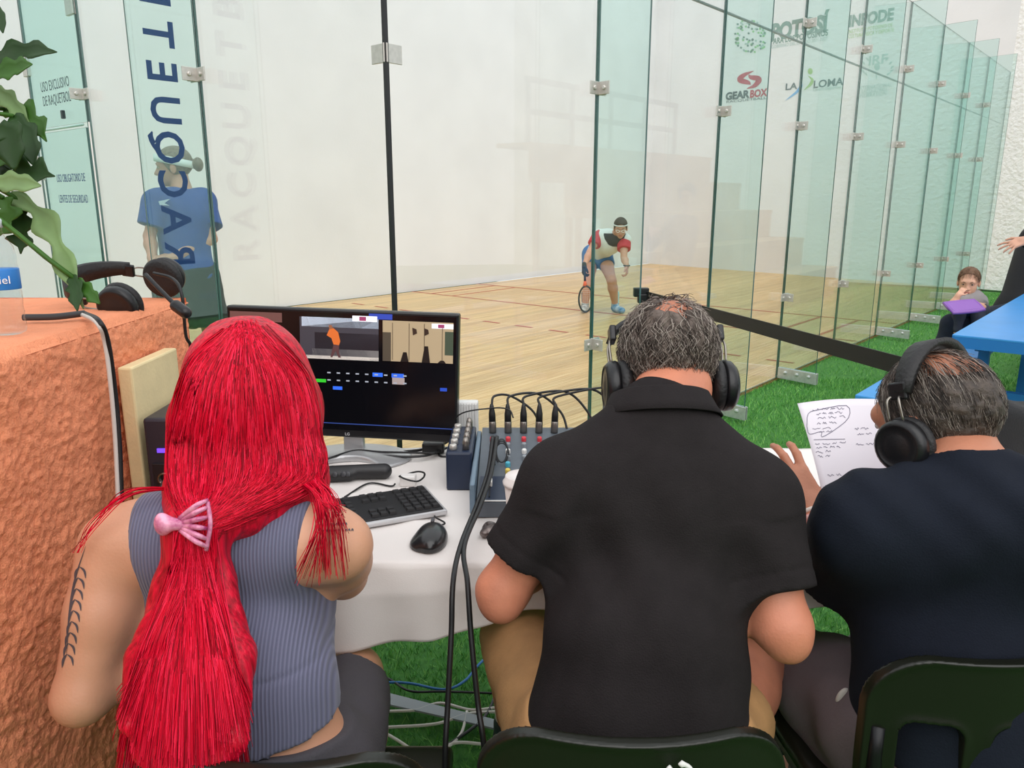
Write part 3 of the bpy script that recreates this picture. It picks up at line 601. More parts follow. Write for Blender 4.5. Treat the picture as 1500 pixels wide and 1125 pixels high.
hb = U(.045, ell(HA+RA@A_(0, -.012, .025), (.095, .106, .107)), cone(PT(362, 625, 1.165), PT(358, 715, 1.135), .088, .07), cone(PT(425, 600, 1.18), PT(438, 700, 1.14), .04, .034), cone(PT(290, 620, 1.17), PT(287, 725, 1.11), .038, .033), cone(PT(440, 705, 1.15), PT(370, 735, 1.1), .03, .03), cone(PT(370, 735, 1.1), clip_c, .032, .03), cone(PT(290, 720, 1.12), clip_c, .034, .03))
tails = []
for x, y, r in ((185, 1060, .012), (215, 1100, .02), (250, 1120, .024), (285, 1125, .022), (318, 1110, .022), (348, 1085, .014)):
    m1 = PT(287+(x-275)*.35, 860, 1.045); m2 = PT(287+(x-275)*.75, 965, 1.0); tails.append(limb([clip_c, m1, m2, PT(x, y, .955)], [.026, .024, .026, r]))
hb = U(.022, hb, *tails)
hb = SUB(.02, hb, ell(HA+RA@A_(0, .125, -.03), (.08, .09, .12)))
sdf('hair', NOISE(hb, sines(.004, 110, 9, (1, 1, .12))), .0045, HR, pa); HAIRT = bvh(sdf.last)
REDS = [mat('hair_red_'+c, c, .4, spec=.18) for c in ('c20528', 'e00830', 'f6264c', '90021a', 'd4062c')]
cur = []; rg = random.Random(11)
gd = [[(335, 492), (285, 535), (258, 610), (248, 690), (262, 745), (284, 770)], [(345, 488), (310, 540), (292, 620), (285, 700), (282, 745), (286, 770)], [(352, 486), (340, 560), (335, 640), (325, 710), (300, 750), (288, 772)], [(360, 484), (375, 560), (385, 640), (385, 700), (340, 740), (292, 774)], [(372, 486), (415, 550), (430, 640), (432, 700), (370, 738), (292, 776)], [(385, 490), (445, 555), (466, 640), (470, 700), (400, 740), (294, 778)]]
gd = [[tuple(p) for p in spline([A_(*q, 0) for q in G], 3)] for G in gd]; gd = [[(p[0], p[1]) for p in G] for G in gd]
for i in range(1700):
    g = rg.uniform(0, len(gd)-1.001); k = int(g); f = g-k; jx, jy = rg.gauss(0, 4), rg.gauss(0, 5); pts = []
    for (x0, y0), (x1, y1) in zip(gd[k], gd[k+1]):
        p = hit(HAIRT, x0*(1-f)+x1*f+jx, y0*(1-f)+y1*f+jy, rg.uniform(.0005, .004))
        if p is not None: pts.append(p)
    if len(pts) > 6: cur.append(spline(pts, 2))
for i in range(2100):
    x = (rg.triangular(158, 372, 270) if i % 2 else rg.uniform(168, 366)); y = rg.uniform(1010, 1150); b0 = rg.gauss(0, 9); pts = []
    for t_, yy in ((0, 775), (.3, 860), (.7, 965), (1, y)):
        px = 287+b0*(1-t_)+(x-285)*(t_ if t_ else 0)*1.0; p = hit(HAIRT, px, yy, rg.uniform(.0005, .005))
        if p is None:
            p = hit(TANK, px, yy, .012); p = p if p is not None else PT(px, yy, 1.0)
        pts.append(p)
    cur.append(spline(pts, 5))
for i in range(110):   # loose locks over the right shoulder
    x = rg.uniform(425, 464); e = (rg.uniform(470, 512), rg.uniform(740, 850)); pts = [p_ for p_ in (hit(HAIRT, x-30, 530, .002), hit(HAIRT, x-6, 600, .003), hit(HAIRT, x, 650, .003)) if p_ is not None]+[PT(x+8, 700, 1.11), PT(x*.4+e[0]*.6+6, 735, 1.07), PT(e[0], e[1], 1.07+rg.uniform(-.01, .02))]; cur.append(spline(pts, 5))
for i in range(25):
    e = rg.uniform(430, 470); cur.append(spline([PT(rg.uniform(440, 465), 690, 1.12), PT(470+rg.gauss(0, 4), 760, 1.07), PT(e, rg.uniform(830, 860), 1.07)], 5))
for i in range(10): cur.append(spline([PT(262, 715, 1.1), PT(190+rg.gauss(0, 5), 722+rg.gauss(0, 4), 1.06), PT(140+rg.gauss(0, 4), 765, 1.05), PT(115+rg.gauss(0, 4), 810, 1.05)], 5))
strands('hair_strands', cur, .0011, REDS, pa)
# claw clip
CL = mat('clip_marbled', 'f6a8c6', .25, col2='a8246e', vscale=75, coat=.5)
cc_ = root('hair_clip', clip_c-A_(0, .03, .06), 'pink and purple marbled claw clip holding the red hair', 'hair clip')
for k in range(6):
    a = -1.1+k*.42; st_ = PT(262+6*math.cos(a), 768+10*math.sin(a), 1.0); m_ = PT(282+10*math.cos(a), 768+30*math.sin(a), .985); e_ = PT(304, 768+40*math.sin(a), 1.0); tube('prong', [st_, m_, e_], [.0042, .0036, .0026], CL, cc_, 8, curve=6)
tube('rim', [PT(304, 735, 1.0), PT(308, 768, .995), PT(302, 806, 1.0)], .003, CL, cc_, 8, curve=5)
sdf('grip', U(.008, ell(PT(238, 768, 1.0), (.011, .008, .016)), cone(PT(246, 768, 1.0), PT(264, 768, 1.0), .009, .008)), .002, CL, cc_)
# tattoos (flat ink on the skin)
INK = mat('ink', '4d4a52', .6)
def ink(name, tree, P, w, parent):
    S = spline(P, 4); V = []; n = len(S)
    for i, p in enumerate(S):
        d = S[min(i+1, n-1)]-S[max(i-1, 0)]; d /= np.linalg.norm(d)+1e-9; k = w*math.sin(math.pi*(i+.5)/n)
        for sg in (-1, 1):
            h_ = hit(tree, p[0]-sg*d[1]*k, p[1]+sg*d[0]*k, .0008)
            V.append(h_)
        if V[-1] is None or V[-2] is None: V = V[:-2]; break
    n = len(V)//2
    if n < 2: return None
    return V, [(2*i, 2*i+1, 2*i+3, 2*i+2) for i in range(n-1)]
TV, TF = [], []
def addink(P, w):
    r_ = ink('t', BODY_A, P, w, None)
    if r_: o = len(TV); TV.extend(r_[0]); TF.extend([tuple(i+o for i in f) for f in r_[1]])
def flush():
    if TV: mesh_obj('tattoo', TV, TF, INK, pa)['kind'] = 'stuff'
    TV.clear(); TF.clear()
addink([(126, 800), (110, 850), (102, 900), (98, 960)], 1.3)
for k in range(9): y = 830+k*16; x = 117-k*2.3; addink([(x, y), (x-5, y+8), (x-7, y+20)], 1.9); addink([(x, y), (x+7, y+6), (x+9, y+17)], 1.7)
flush()
for j, y in enumerate((770, 779)):
    for k in range(8+j*2): x = 473+k*4.6; addink([(x, y+(k % 2)-k*.2), (x+1.5, y-2-k*.2), (x+3, y+1-k*.2)], 1.1)
for a, b_ in (((480, 742), (490, 737)), ((478, 735), (486, 745)), ((472, 752), (482, 748))): addink([a, ((a[0]+b_[0])/2, (a[1]+b_[1])/2), b_], .7)
flush()
# ================================================================== man in black polo
HB = PT(978, 538, 1.36); RB = basis((-.03, 1, -.62))
b_nb = PT(968, 618, 1.27); b_sl = PT(832, 716, 1.25); b_sr = PT(1098, 738, 1.25); b_el = PT(736, 866, 1.27); b_er = PT(1148, 920, 1.19); b_wl = A_(.10, 1.42, .79); b_wr = A_(.34, 1.42, .79)
b_ch = PT(958, 800, 1.28); b_wa = PT(942, 960, 1.22); b_pe = PT(932, 1090, 1.2)
pb = root('person', (b_pe[0], b_pe[1], 0), 'seated man with curly grey hair, black polo shirt and headphones, back to camera', 'person')
b_hl, b_kl, b_al = b_pe+A_(-.09, .03, -.04), PT(752, 915, 1.64), PT(752, 1060, 1.85); b_hr, b_kr, b_ar = b_pe+A_(.1, .03, -.04), PT(1120, 925, 1.62), PT(1128, 1050, 1.85)
torsB = U(.06, ell(b_ch, (.168, .115, .2)), ell(b_wa, (.158, .115, .15)), ell(b_pe, (.172, .125, .12)))
yokeB = U(.04, cone(b_nb, upto(b_nb, b_sl, .9), .055, .06), cone(b_nb, upto(b_nb, b_sr, .9), .055, .06), cone(b_sl, b_sr, .062))
bodyB = U(.03, torsB, yokeB, cone(HB+RB@A_(0, -.03, -.05), b_nb, .064, .066), arm(b_sl, b_el, b_wl, 1.06, 1.0), arm(b_sr, b_er, b_wr, 1.06, 1.0), cone(b_el, b_el+A_(-.004, -.014, -.02), .03, .022), cone(b_er, b_er+A_(.006, -.014, -.022), .03, .022))
bodyB = U(.012, bodyB, head_nodes(HB, RB, .97), hand_nodes(b_wl, (.2, 1, -.1), (0, 0, 1), 1, .3, -1), hand_nodes(b_wr, (-.2, 1, -.1), (0, 0, 1), 1, .3, 1), leg(b_hl, b_kl, b_al, 1.05, 1), leg(b_hr, b_kr, b_ar, 1.05, 1), foot(b_al, (0, 1, 0)), foot(b_ar, (0, 1, 0)))
sdf('body', bodyB, .005, SKIN_B, pb)
POLO = mat('black_pique', '242021', .9, bump=.25, bscale=420, spec=.2, var=.1, vscale=30)
polo = U(.035, CUT(SHELL(U(.06, torsB, yokeB), .012), (0, 0, .56), (0, 0, -1)), sleeve(b_sl, b_el, .70, .072, .068), sleeve(b_sr, b_er, .74, .074, .066))
def foldsB(P):
    x, z = P[:, 0], P[:, 2]; v = .0045*np.sin(60*(x-.2)+26*z+1)*np.exp(-((z-.92)/.1)**2)*np.exp(-((x-.16)/.13)**2)+.0045*np.sin(38*x+9*z)*np.exp(-((z-.7)/.16)**2)+.004*np.sin(70*x-60*z)*np.exp(-((x-.07)/.05)**2)*np.exp(-((z-.9)/.12)**2)
    return v+.004*np.sin(55*z+30*np.abs(x-.23))*np.exp(-((np.abs(x-.23)-.16)/.05)**2)*(z < .95)+sines(.005, 16, 4)(P)+hemB(P)
def hemB(P):
    v = 0
    for s0, s1, f in ((b_sl, b_el, .70), (b_sr, b_er, .74)):
        d = s1-s0; L_ = np.linalg.norm(d); d = d/L_; q = (P-s0)@d; rad = np.linalg.norm(P-s0-q[:, None]*d, axis=1); v = v+.0022*np.exp(-((q-(f*L_-.03))/.0032)**2)*(rad < .1)
    return v
sdf('polo_shirt', NOISE(polo, foldsB), .005, POLO, pb)
cx_ = unit((.0, .42, .9)); cr = unit(np.cross(cx_, (0, 1, 0))); cf = np.cross(cr, cx_); cf = cf if cf[1] > 0 else -cf; V = []; F = []; NC = 48
for i in range(NC):
    a = 2*math.pi*i/NC; d = cr*math.cos(a)*1.08+cf*math.sin(a)
    for r_, h_ in ((.071, .002), (.0685, .028), (.067, .046), (.070, .0495), (.075, .047), (.086, .022), (.094, .008)): V.append(b_nb+cf*.002+d*r_+cx_*h_)
for i in range(NC):
    for k in range(6): F.append((i*7+k, ((i+1) % NC)*7+k, ((i+1) % NC)*7+k+1, i*7+k+1))
o = mesh_obj('collar', V, F, POLO, pb, True); q = o.modifiers.new('thick', 'SOLIDIFY'); q.thickness = .0025
TAN = mat('tan_shorts', 'b98c5c', .8, var=.08, vscale=30, bump=.15, bscale=200)
shb = SHELL(U(.04, CUT(ell(b_pe, (.172, .125, .12)), (0, 0, b_pe[2]+.04), (0, 0, 1)), CUT(limb([b_hl, b_kl], [.092, .068]), upto(b_hl, b_kl, .9), b_kl-b_hl), CUT(limb([b_hr, b_kr], [.092, .068]), upto(b_hr, b_kr, .25), b_kr-b_hr)), .012)
sdf('shorts', NOISE(shb, sines(.007, 30, 8)), .006, TAN, pb)
for an, c in ((b_al, 0), (b_ar, 1)):
    sdf('sock', SHELL(cone(an+A_(0, 0, .07), an-A_(0, 0, .02), .042, .038), .004), .005, mat('white_sock', 'd9d6d0', .9, bump=.3, bscale=200), pb); sdf('shoe', SHELL(foot(an, (0, 1, 0)), .012), .006, mat('shoe_teal', '2a4a4c', .7, col2='1d2022', vscale=40), pb)
GREY = [mat('hair_grey_'+c, c, .5, spec=.3) for c in ('5a4e48', '7d7068', '9c9087', 'b8ada3', '433a35')]
HGB = mat('grey_hair_base', '7a6c63', .7, col2='463b36', vscale=70, bump=.7, bscale=130, bdist=.008)
def zoneB(d):   # d in head axes (right, forward, up)
    bald = np.dot(d, unit((.08, -.72, .69)))
    if d[1] > .55 and d[2] < .5: return 0
    if d[2] < -.62: return 0
    return .22 if bald > .88 else (.6 if bald > .8 else 1)
capB = CUT(SHELL(ell(HB+RB@(A_(0, -.014, .028)*.97), A_(.078, .099, .09)*.97, RB), .004), HB+RB@A_(0, .03, -.02), RB@A_(0, .8, -.5)); capB = CUT(capB, HB+RB@A_(0, -.09, -.062), RB@A_(0, .35, -1))
capB = SUB(.02, capB, ell(HB+RB@A_(.010, -.104, .116), (.052, .05, .05), RB))
sdf('hair', NOISE(capB, sines(.009, 130, 5)), .0035, HGB, pb)
strands('hair_strands', scalp(HB, RB, .97, 2800, zoneB, .075, .85, 4, out=.015, down=.4), .0009, GREY, pb)
headphones(HB, RB, .97, gap=.086, label= 'black headphones with boom mic on the man in the black polo', band_tilt=.085, mic=[PT(893, 552, 1.36), PT(884, 574, 1.37), PT(896, 598, 1.4), PT(905, 610, 1.44)], zc=-.036)
# ================================================================== man in navy shirt
HC = PT(1368, 618, 1.31); RC = basis((-.54, .82, -.32), (0.03, .05, 1))
c_nb = PT(1412, 712, 1.24); c_sl = PT(1272, 775, 1.24); c_sr = PT(1560, 775, 1.14); c_el = PT(1222, 842, 1.40); c_er = PT(1590, 930, 1.22); c_wl = PT(1192, 756, 1.52); c_wr = PT(1480, 800, 1.6)
c_ch = PT(1425, 885, 1.28); c_pe = PT(1432, 1090, 1.27)
pc = root('person', (c_pe[0], c_pe[1], 0), 'man in navy T-shirt with thinning grey hair and headphones reading notes', 'person')
c_hl, c_kl, c_al = c_pe+A_(-.11, .04, -.02), PT(1158, 975, 1.62), PT(1190, 1125, 1.9); c_hr, c_kr, c_ar = c_pe+A_(.1, .04, -.02), c_pe+A_(.14, .45, 0), A_(c_pe[0]+.14, c_pe[1]+.42, .1)
torsC = U(.06, ell(c_ch, (.185, .125, .2)), ell(c_pe+A_(0, 0, .08), (.185, .135, .16)), ell(c_pe, (.19, .14, .12)))
yokeC = U(.04, cone(c_nb, upto(c_nb, c_sl, .9), .06, .064), cone(c_nb, upto(c_nb, c_sr, .9), .06, .064), cone(c_sl, c_sr, .068))
bodyC = U(.03, torsC, yokeC, cone(HC+RC@A_(0, -.03, -.05), c_nb+A_(0, 0, .01), .062, .066), arm(c_sl, c_el, c_wl, 1.08, 1.05), arm(c_sr, c_er, c_wr, 1.08, 1.05))
handC = hand_nodes(c_wl, (-.32, .55, .62), (-.1, -.8, .6), 1.05, .35, 1, 1.5)
bodyC = U(.012, bodyC, head_nodes(HC, RC, .97), handC, hand_nodes(c_wr, (-.2, 1, 0), (0, 0, 1), 1, .3, 1), leg(c_hl, c_kl, c_al, 1.08, 1.1), leg(c_hr, c_kr, c_ar, 1.08, 1.1), foot(c_al, (-.3, 1, 0)), foot(c_ar, (0, 1, 0)))
sdf('body', bodyC, .0046, SKIN_C, pc); face_parts(HC, RC, .97, pc, '5a4a42', 'a5604f')
NAVY = mat('navy_cotton', '171c27', .9, bump=.2, bscale=380, spec=.2, var=.08, vscale=25)
teeC = U(.035, CUT(SHELL(U(.06, torsC, yokeC), .013), (0, 0, .57), (0, 0, -1)), sleeve(c_sl, c_el, .86, .082, .08), sleeve(c_sr, c_er, .8, .08, .076))
def foldsC(P): x, z = P[:, 0]-c_ch[0], P[:, 2]; return .004*np.sin(48*x-30*z)*np.exp(-((x+.1)/.08)**2)+.003*np.sin(70*(x+z))*np.exp(-((z-1.0)/.07)**2)+sines(.006, 15, 14)(P)
sdf('tee_shirt', NOISE(SUB(.006, teeC, cone(c_nb+A_(0, .02, .085), HC, .062, .09)), foldsC), .005, NAVY, pc)
PANT = mat('grey_brown_pants', '6b6064', .85, bump=.2, bscale=250, var=.06, vscale=14)
pants = SHELL(U(.045, CUT(ell(c_pe, (.19, .14, .12)), (0, 0, c_pe[2]+.06), (0, 0, 1)), leg(c_hl, c_kl, c_al+A_(0, 0, .03), 1.12, 1.15), leg(c_hr, c_kr, c_ar+A_(0, 0, .03), 1.12, 1.15)), .014)
sdf('trousers', NOISE(pants, sines(.012, 26, 21)), .006, PANT, pc); TRB = hit(bvh(sdf.last), 1234, 1018, -.004)
pk = upto(c_hl, c_kl, .28); sdf('pocket_lining', NOISE(ell(TRB, (.018, .010, .02)), sines(.012, 90, 2)), .003, mat('pocket_white', 'cfc8c2', .9), pc)
for an in (c_al, c_ar): sdf('shoe', SHELL(foot(an, (0, 1, 0)), .012), .006, mat('shoe_dark', '2b2b30', .7), pc)
def zoneC(d):
    bald = np.dot(d, unit((.0, -.35, .94)))
    if d[1] > .62 and d[2] < .75: return 0
    if d[2] < -.6: return 0
    return .12 if bald > .88 else (.5 if bald > .8 else 1)
capC = CUT(SHELL(ell(HC+RC@(A_(0, -.014, .028)*.97), A_(.078, .099, .09)*.97, RC), .004), HC+RC@A_(0, .035, -.02), RC@A_(0, .85, -.4)); capC = CUT(capC, HC+RC@A_(0, -.09, -.075), RC@A_(0, .3, -1)); capC = SUB(.05, capC, ell(HC+RC@A_(0, -.04, .14), (.06, .075, .06), RC))
sdf('hair', NOISE(capC, sines(.004, 120, 6)), .0035, mat('dark_grey_hair_base', '544840', .6, col2='2f2825', vscale=60, bump=.6, bscale=120, bdist=.006), pc)
DGREY = [mat('hair_dark_'+c, c, .45, spec=.35) for c in ('3b312c', '5a4d45', '7f736a', 'a59b92', '2a2320')]
strands('hair_strands', scalp(HC, RC, .97, 2600, zoneC, .085, .12, 8, out=.007, down=.5, whorl=(0, .55, .8)), .0008, DGREY, pc)
headphones(HC, RC, .97, 'black studio headphones on the man in the navy T-shirt', cup_r=.045, mic=[HC+RC@A_(-.105, .02, -.06), HC+RC@A_(-.10, .06, -.1), HC+RC@A_(-.05, .11, -.115), HC+RC@A_(-.03, .118, -.115)], band_tilt=-.01)
tube('bracelet', [c_wl+unit(c_wl-c_el)*-.012+.034*(math.cos(a)*unit(np.cross(c_wl-c_el, (0, 0, 1)))+math.sin(a)*unit(np.cross(c_wl-c_el, np.cross(c_wl-c_el, (0, 0, 1))))) for a in np.linspace(0, 6.28, 17)[:-1]], .005, mat('bracelet_white', 'e3d8cf', .5), pc, 6, closed=True)
tube('bracelet', [c_wl+unit(c_wl-c_el)*-.035+.037*(math.cos(a)*unit(np.cross(c_wl-c_el, (0, 0, 1)))+math.sin(a)*unit(np.cross(c_wl-c_el, np.cross(c_wl-c_el, (0, 0, 1))))) for a in np.linspace(0, 6.28, 17)[:-1]], .009, mat('bracelet_red', 'c8303a', .5, col2='e8c8c0', vscale=120), pc, 6, closed=True)
# ================================================================== table and cloth
def vnoise(P, f, seed):
    """smooth value noise on 2D points"""
    r = np.random.default_rng(seed).uniform(-1, 1, (64, 64)); q = P*f; i = np.floor(q).astype(int); t = q-i; t = t*t*(3-2*t); g = lambda a, b: r[(i[:, 0]+a) % 64, (i[:, 1]+b) % 64]
    return (g(0, 0)*(1-t[:, 0])+g(1, 0)*t[:, 0])*(1-t[:, 1])+(g(0, 1)*(1-t[:, 0])+g(1, 1)*t[:, 0])*t[:, 1]
TX0, TX1, TY0, TY1, TZ = -.735, 1.75, 1.36, 2.04, .735
tbl = root('folding_table', ((TX0+TX1)/2, 1.7, 0), 'long folding table under the white cloth', 'table')
box('tabletop', ((TX0+TX1)/2, 1.7, TZ-.02), (TX1-TX0, TY1-TY0, .04), mat('table_white', 'd8d4ce', .6), tbl, bev=.006)
for x in (TX0+.12, .55, TX1-.1):
    for y in (TY0+.2, TY1-.06): tube('leg', [(x, y, TZ-.04), (x, y, 0)], .014, mat('leg_grey', '6c6e70', .4, metal=.6), tbl)
nx, hem = 260, 26
prof = [(TY1+.02, TZ-.22*(1-k/8)) for k in range(8)]+[(TY1+.012-(TY1-TY0+.024)*k/40, TZ+.004) for k in range(41)]
npf = len(prof)+hem; CV = []
X = np.linspace(TX0-.002, TX1, nx)
hz_ = np.interp(X, [-.74, -.5, -.34, -.15, .013, .63, 1.2, 1.75], [.60, .585, .577, .60, .645, .668, .66, .66])
for j, (y, z) in enumerate(prof):
    P = np.stack([X, np.full(nx, y)], 1); w = .003*vnoise(P, 7, 1)+.007*np.clip(.28-np.abs(vnoise(P@np.array([[.8, -.6], [.6, .8]]), 6, 2)), 0, 1)/.28*.6+.0012*vnoise(P, 25, 3)
    w = w-w.min()*0; top = (z > TZ); CV.append(np.stack([X, np.full(nx, y), np.full(nx, z)+(np.maximum(w, -.002)+.002 if top else 0)], 1))
for k in range(1, hem+1):
    f = k/hem; zz = TZ+.004-(TZ+.004-hz_)*f; ph = .014*np.sin(X*9+1)+.009*np.sin(X*21)+.005*np.sin(X*47); y = TY0-.014-.012*min(1, f*3)+ph*f-.01*f+.004*vnoise(np.stack([X, zz], 1), 14, 5); CV.append(np.stack([X, y, zz], 1))
CV = np.concatenate(CV); idx = np.arange((npf-1)*nx).reshape(npf-1, nx)[:, :-1].ravel(); CF = np.stack([idx, idx+1, idx+nx+1, idx+nx], 1)
CLOTH = mat('white_cloth', 'e6e0dc', .8, bump=.1, bscale=600, sheen=.1)
cl = quad_mesh('tablecloth', CV, CF, [CLOTH]); tag(cl, 'white cloth draped over the commentators table with a short front drop', 'tablecloth')
so = cl.modifiers.new('thick', 'SOLIDIFY'); so.thickness = .002; so.offset = -1
TT = .7435    # things stand on this
# ================================================================== stucco planter
ORG = mat('orange_stucco', 'f39a70', .85, var=.05, vscale=30, bump=.4, bscale=260, bdist=.01)
pl = root('planter', (-1.25, 1.1, 0), 'tall orange stucco planter block beside the red-haired woman', 'planter')
def stucco(P, seed): return .0045*np.abs(vnoise(P, 85, seed))**.7+.0026*vnoise(P, 170, seed+1)+.003*vnoise(P, 16, seed+2)
def relief(name, o, a, b, la, lb, st_, amp, seed, parent, fade=True):
    na, nb_ = int(la/st_)+1, int(lb/st_)+1; A2, B2 = np.meshgrid(np.linspace(0, la, na), np.linspace(0, lb, nb_), indexing='ij'); P = np.stack([A2.ravel(), B2.ravel()], 1); h_ = stucco(P+3.1, seed)*amp
    n_ = np.cross(a, b); ed = np.minimum(np.minimum(P[:, 0], la-P[:, 0]), np.minimum(P[:, 1], lb-P[:, 1])); rnd = np.clip(ed/.03, 0, 1); h_ = h_*np.clip(ed/.012, 0, 1)-.014*(1-rnd)**2
    V = np.array(o)+np.outer(P[:, 0], a)+np.outer(P[:, 1], b)+np.outer(h_, n_); i = np.arange((na-1)*nb_).reshape(na-1, nb_)[:, :-1].ravel(); F = np.stack([i, i+nb_, i+nb_+1, i+1], 1); return quad_mesh(name, V, F, [ORG], None, parent)
PX, PY0, PY1, PZT = -.75, .35, 1.78, 1.2
relief('side_face', (PX, PY0, 0), A_(0, 1, 0), A_(0, 0, 1), PY1-PY0, PZT, .0042, 1, 1, pl)
relief('top_face', (PX-1.0, PY0, PZT), A_(1, 0, 0), A_(0, 1, 0), 1.0, PY1-PY0, .010, .35, 5, pl)
relief('end_face', (PX, PY1, 0), A_(-1, 0, 0), A_(0, 0, 1), 1.0, PZT, .012, 1, 9, pl)
box('core', (PX-.51, (PY0+PY1)/2, PZT/2-.012), (.98, PY1-PY0-.03, PZT-.02), ORG, pl)
# plant
LEAF = [mat('leaf_dark', '24401a', .45, spec=.25, var=.2, vscale=18), mat('leaf_mid', '3a6222', .45, spec=.25, var=.2, vscale=18), mat('leaf_pale', '6f8c54', .5, var=.15, vscale=20)]
ptr = root('potted_plant', (-1.15, 1.25, PZT), 'leafy green plant with lobed leaves hanging over the orange planter', 'plant')
def leaf(P, w, m, lob=0, nrm=(0, -1, .4), droop=0):
    S = spline(P, 8); n = len(S); V = []; F = []; nrm = unit(nrm)
    for i, p in enumerate(S):
        d = unit(S[min(i+1, n-1)]-S[max(i-1, 0)]); sd = unit(np.cross(d, nrm)); up = np.cross(sd, d); f = i/(n-1); k = w*(math.sin(math.pi*min(1, f*.93+.07))**.7)*(1+lob*math.sin(f*19)); k = max(k, .0008)
        for a in (-1, -.5, 0, .5, 1): V.append(p+sd*k*a+up*(abs(a)*k*.35))
    for i in range(n-1):
        for a in range(4): F.append((i*5+a, i*5+a+1, i*5+6+a, i*5+5+a))
    o = mesh_obj('leaf', V, F, LEAF[m], ptr, True); q = o.modifiers.new('thick', 'SOLIDIFY'); q.thickness = .0012
    tube('petiole', [P[0]-(P[1]-P[0])*.0, upto(P[0], (-1.12, 1.3, 1.5), .5)+A_(0, 0, .03), A_(-1.13, 1.28, 1.3+.02*m)], .004, LEAF[1], ptr, 6, curve=5)
for P, w, m, lb in (([(-15, 92, 1.32), (30, 76, 1.33), (83, 76, 1.3)], .014, 0, .15), ([(-15, 112, 1.3), (20, 102, 1.3), (47, 94, 1.28)], .014, 1, .1), ([(8, 160, 1.35), (45, 172, 1.33), (68, 207, 1.3)], .015, 1, .3), ([(20, 170, 1.32), (42, 205, 1.3), (50, 243, 1.28)], .017, 0, .1), ([(-5, 190, 1.25), (14, 205, 1.25), (22, 250, 1.25)], .022, 0, .05), ([(0, 262, 1.3), (40, 252, 1.28), (80, 258, 1.26)], .017, 0, .35), ([(-12, 268, 1.24), (22, 268, 1.22), (60, 272, 1.22)], .013, 2, .05),
        ([(15, 285, 1.3), (62, 318, 1.28), (92, 375, 1.26), (122, 452, 1.22)], .014, 2, .25), ([(32, 295, 1.3), (34, 335, 1.3), (30, 372, 1.3)], .016, 0, .35), ([(5, 290, 1.28), (12, 318, 1.28), (-4, 348, 1.28)], .016, 1, .3), ([(105, 405, 1.24), (112, 425, 1.22), (113, 455, 1.2)], .010, 0, .1), ([(112, 410, 1.24), (130, 428, 1.22), (146, 445, 1.21)], .009, 1, .1), ([(-10, 128, 1.34), (16, 150, 1.34), (44, 185, 1.32)], .012, 2, .1), ([(-6, 8, 1.34), (2, 28, 1.33), (4, 48, 1.32)], .007, 0, 0), ([(-20, 210, 1.3), (10, 230, 1.28), (20, 215, 1.27)], .02, 1, .2), ([(-12, 240, 1.33), (20, 238, 1.32), (48, 225, 1.3)], .014, 0, .2),
        ([(-60, 100, 1.4), (-30, 60, 1.38), (0, 40, 1.36)], .02, 1, .2), ([(-90, 200, 1.4), (-60, 150, 1.35), (-20, 130, 1.32)], .025, 0, .2), ([(-90, 260, 1.3), (-60, 280, 1.28), (-20, 310, 1.26)], .024, 1, .25)):
    leaf([PT(*p) for p in P], w*1.25, m, lb*1.5+.1)
tube('stem', [(-1.14, 1.26, PZT-.03), (-1.13, 1.28, 1.4), (-1.11, 1.31, 1.62)], [.014, .011, .007], mat('stem_brown', '6d6a3e', .7), ptr, 8, curve=5)
# bottle
PET = glass_mat('clear_plastic', (.93, .96, .98, 1)); bp_ = PZ(14, 489, PZT+.004)
bo = root('water_bottle', bp_, 'small clear plastic water bottle with blue label on the planter', 'bottle')
pf = [(.018, 0), (.025, .004), (.027, .012)]+[(.0265-.0012*(k % 2), .018+k*.009) for k in range(5)]+[(.0265, .07), (.0265, .108)]+[(.025, .115), (.026, .125), (.0235, .142), (.014, .158), (.0115, .164), (.0115, .176)]
lathe('bottle_shell', bp_, (0, 0, 1), pf, PET, bo, 28); lathe('cap', bp_+A_(0, 0, .172), (0, 0, 1), [(.0135, 0), (.0135, .012), (.012, .014)], mat('cap_white', 'dfe6ee', .4), bo, 20)
lb_ = lathe('label', bp_+A_(0, 0, .074), (0, 0, 1), [(.0268, 0), (.0272, .001), (.0272, .032), (.0268, .033)], mat('label_blue', '2f7fd0', .4), bo, 28); text('lettering', 'ciel', bp_+A_(.016, -.0232, .09), (.84, .55, 0), (0, 0, 1), .018, mat('print_white', 'f2f4f6', .5), bo)
# headphones lying on the planter
hpR = np.stack([unit((.10, .97, .22)), unit(np.cross((-1, .1, .12), (.10, .97, .22))), unit((-1, .1, .12))], 1); hpR[:, 1] = np.cross(hpR[:, 2], hpR[:, 0]); hpR[:, 2] = np.cross(hpR[:, 0], hpR[:, 1])
hpc = PT(192, 423, 1.66)
headphones(hpc, hpR, .92, 'black headset with boom microphone lying on the orange planter', mic=[PT(213, 402, 1.58), PT(235, 425, 1.56), PT(258, 448, 1.54), PT(272, 458, 1.53)], zc=-.03)
cbk = mat('cable_black', '141416', .45); cwh = mat('cable_white', 'd8d2cc', .5)
def cable(pts, r, m, label, name='cable', grp=None): o = tube(name, pts, r, m, None, 8, curve=8); return tag(o, label, 'cable', grp)
cable([PT(225, 400, 1.62), PT(252, 408, 1.6), PT(266, 430, 1.58), PT(272, 490, 1.6), PT(279, 510, 1.62), PT(270, 560, 1.65), PT(268, 620, 1.66)], .0035, cbk, 'thin black headset cord hanging off the planter corner')
cable([PZ(34, 465, PZT+.012), PZ(80, 464, PZT+.012), PZ(124, 459, PZT+.012)], .006, mat('cable_sleeve', '3a3a3c', .6), 'dark grey cable sleeve lying across the planter top')
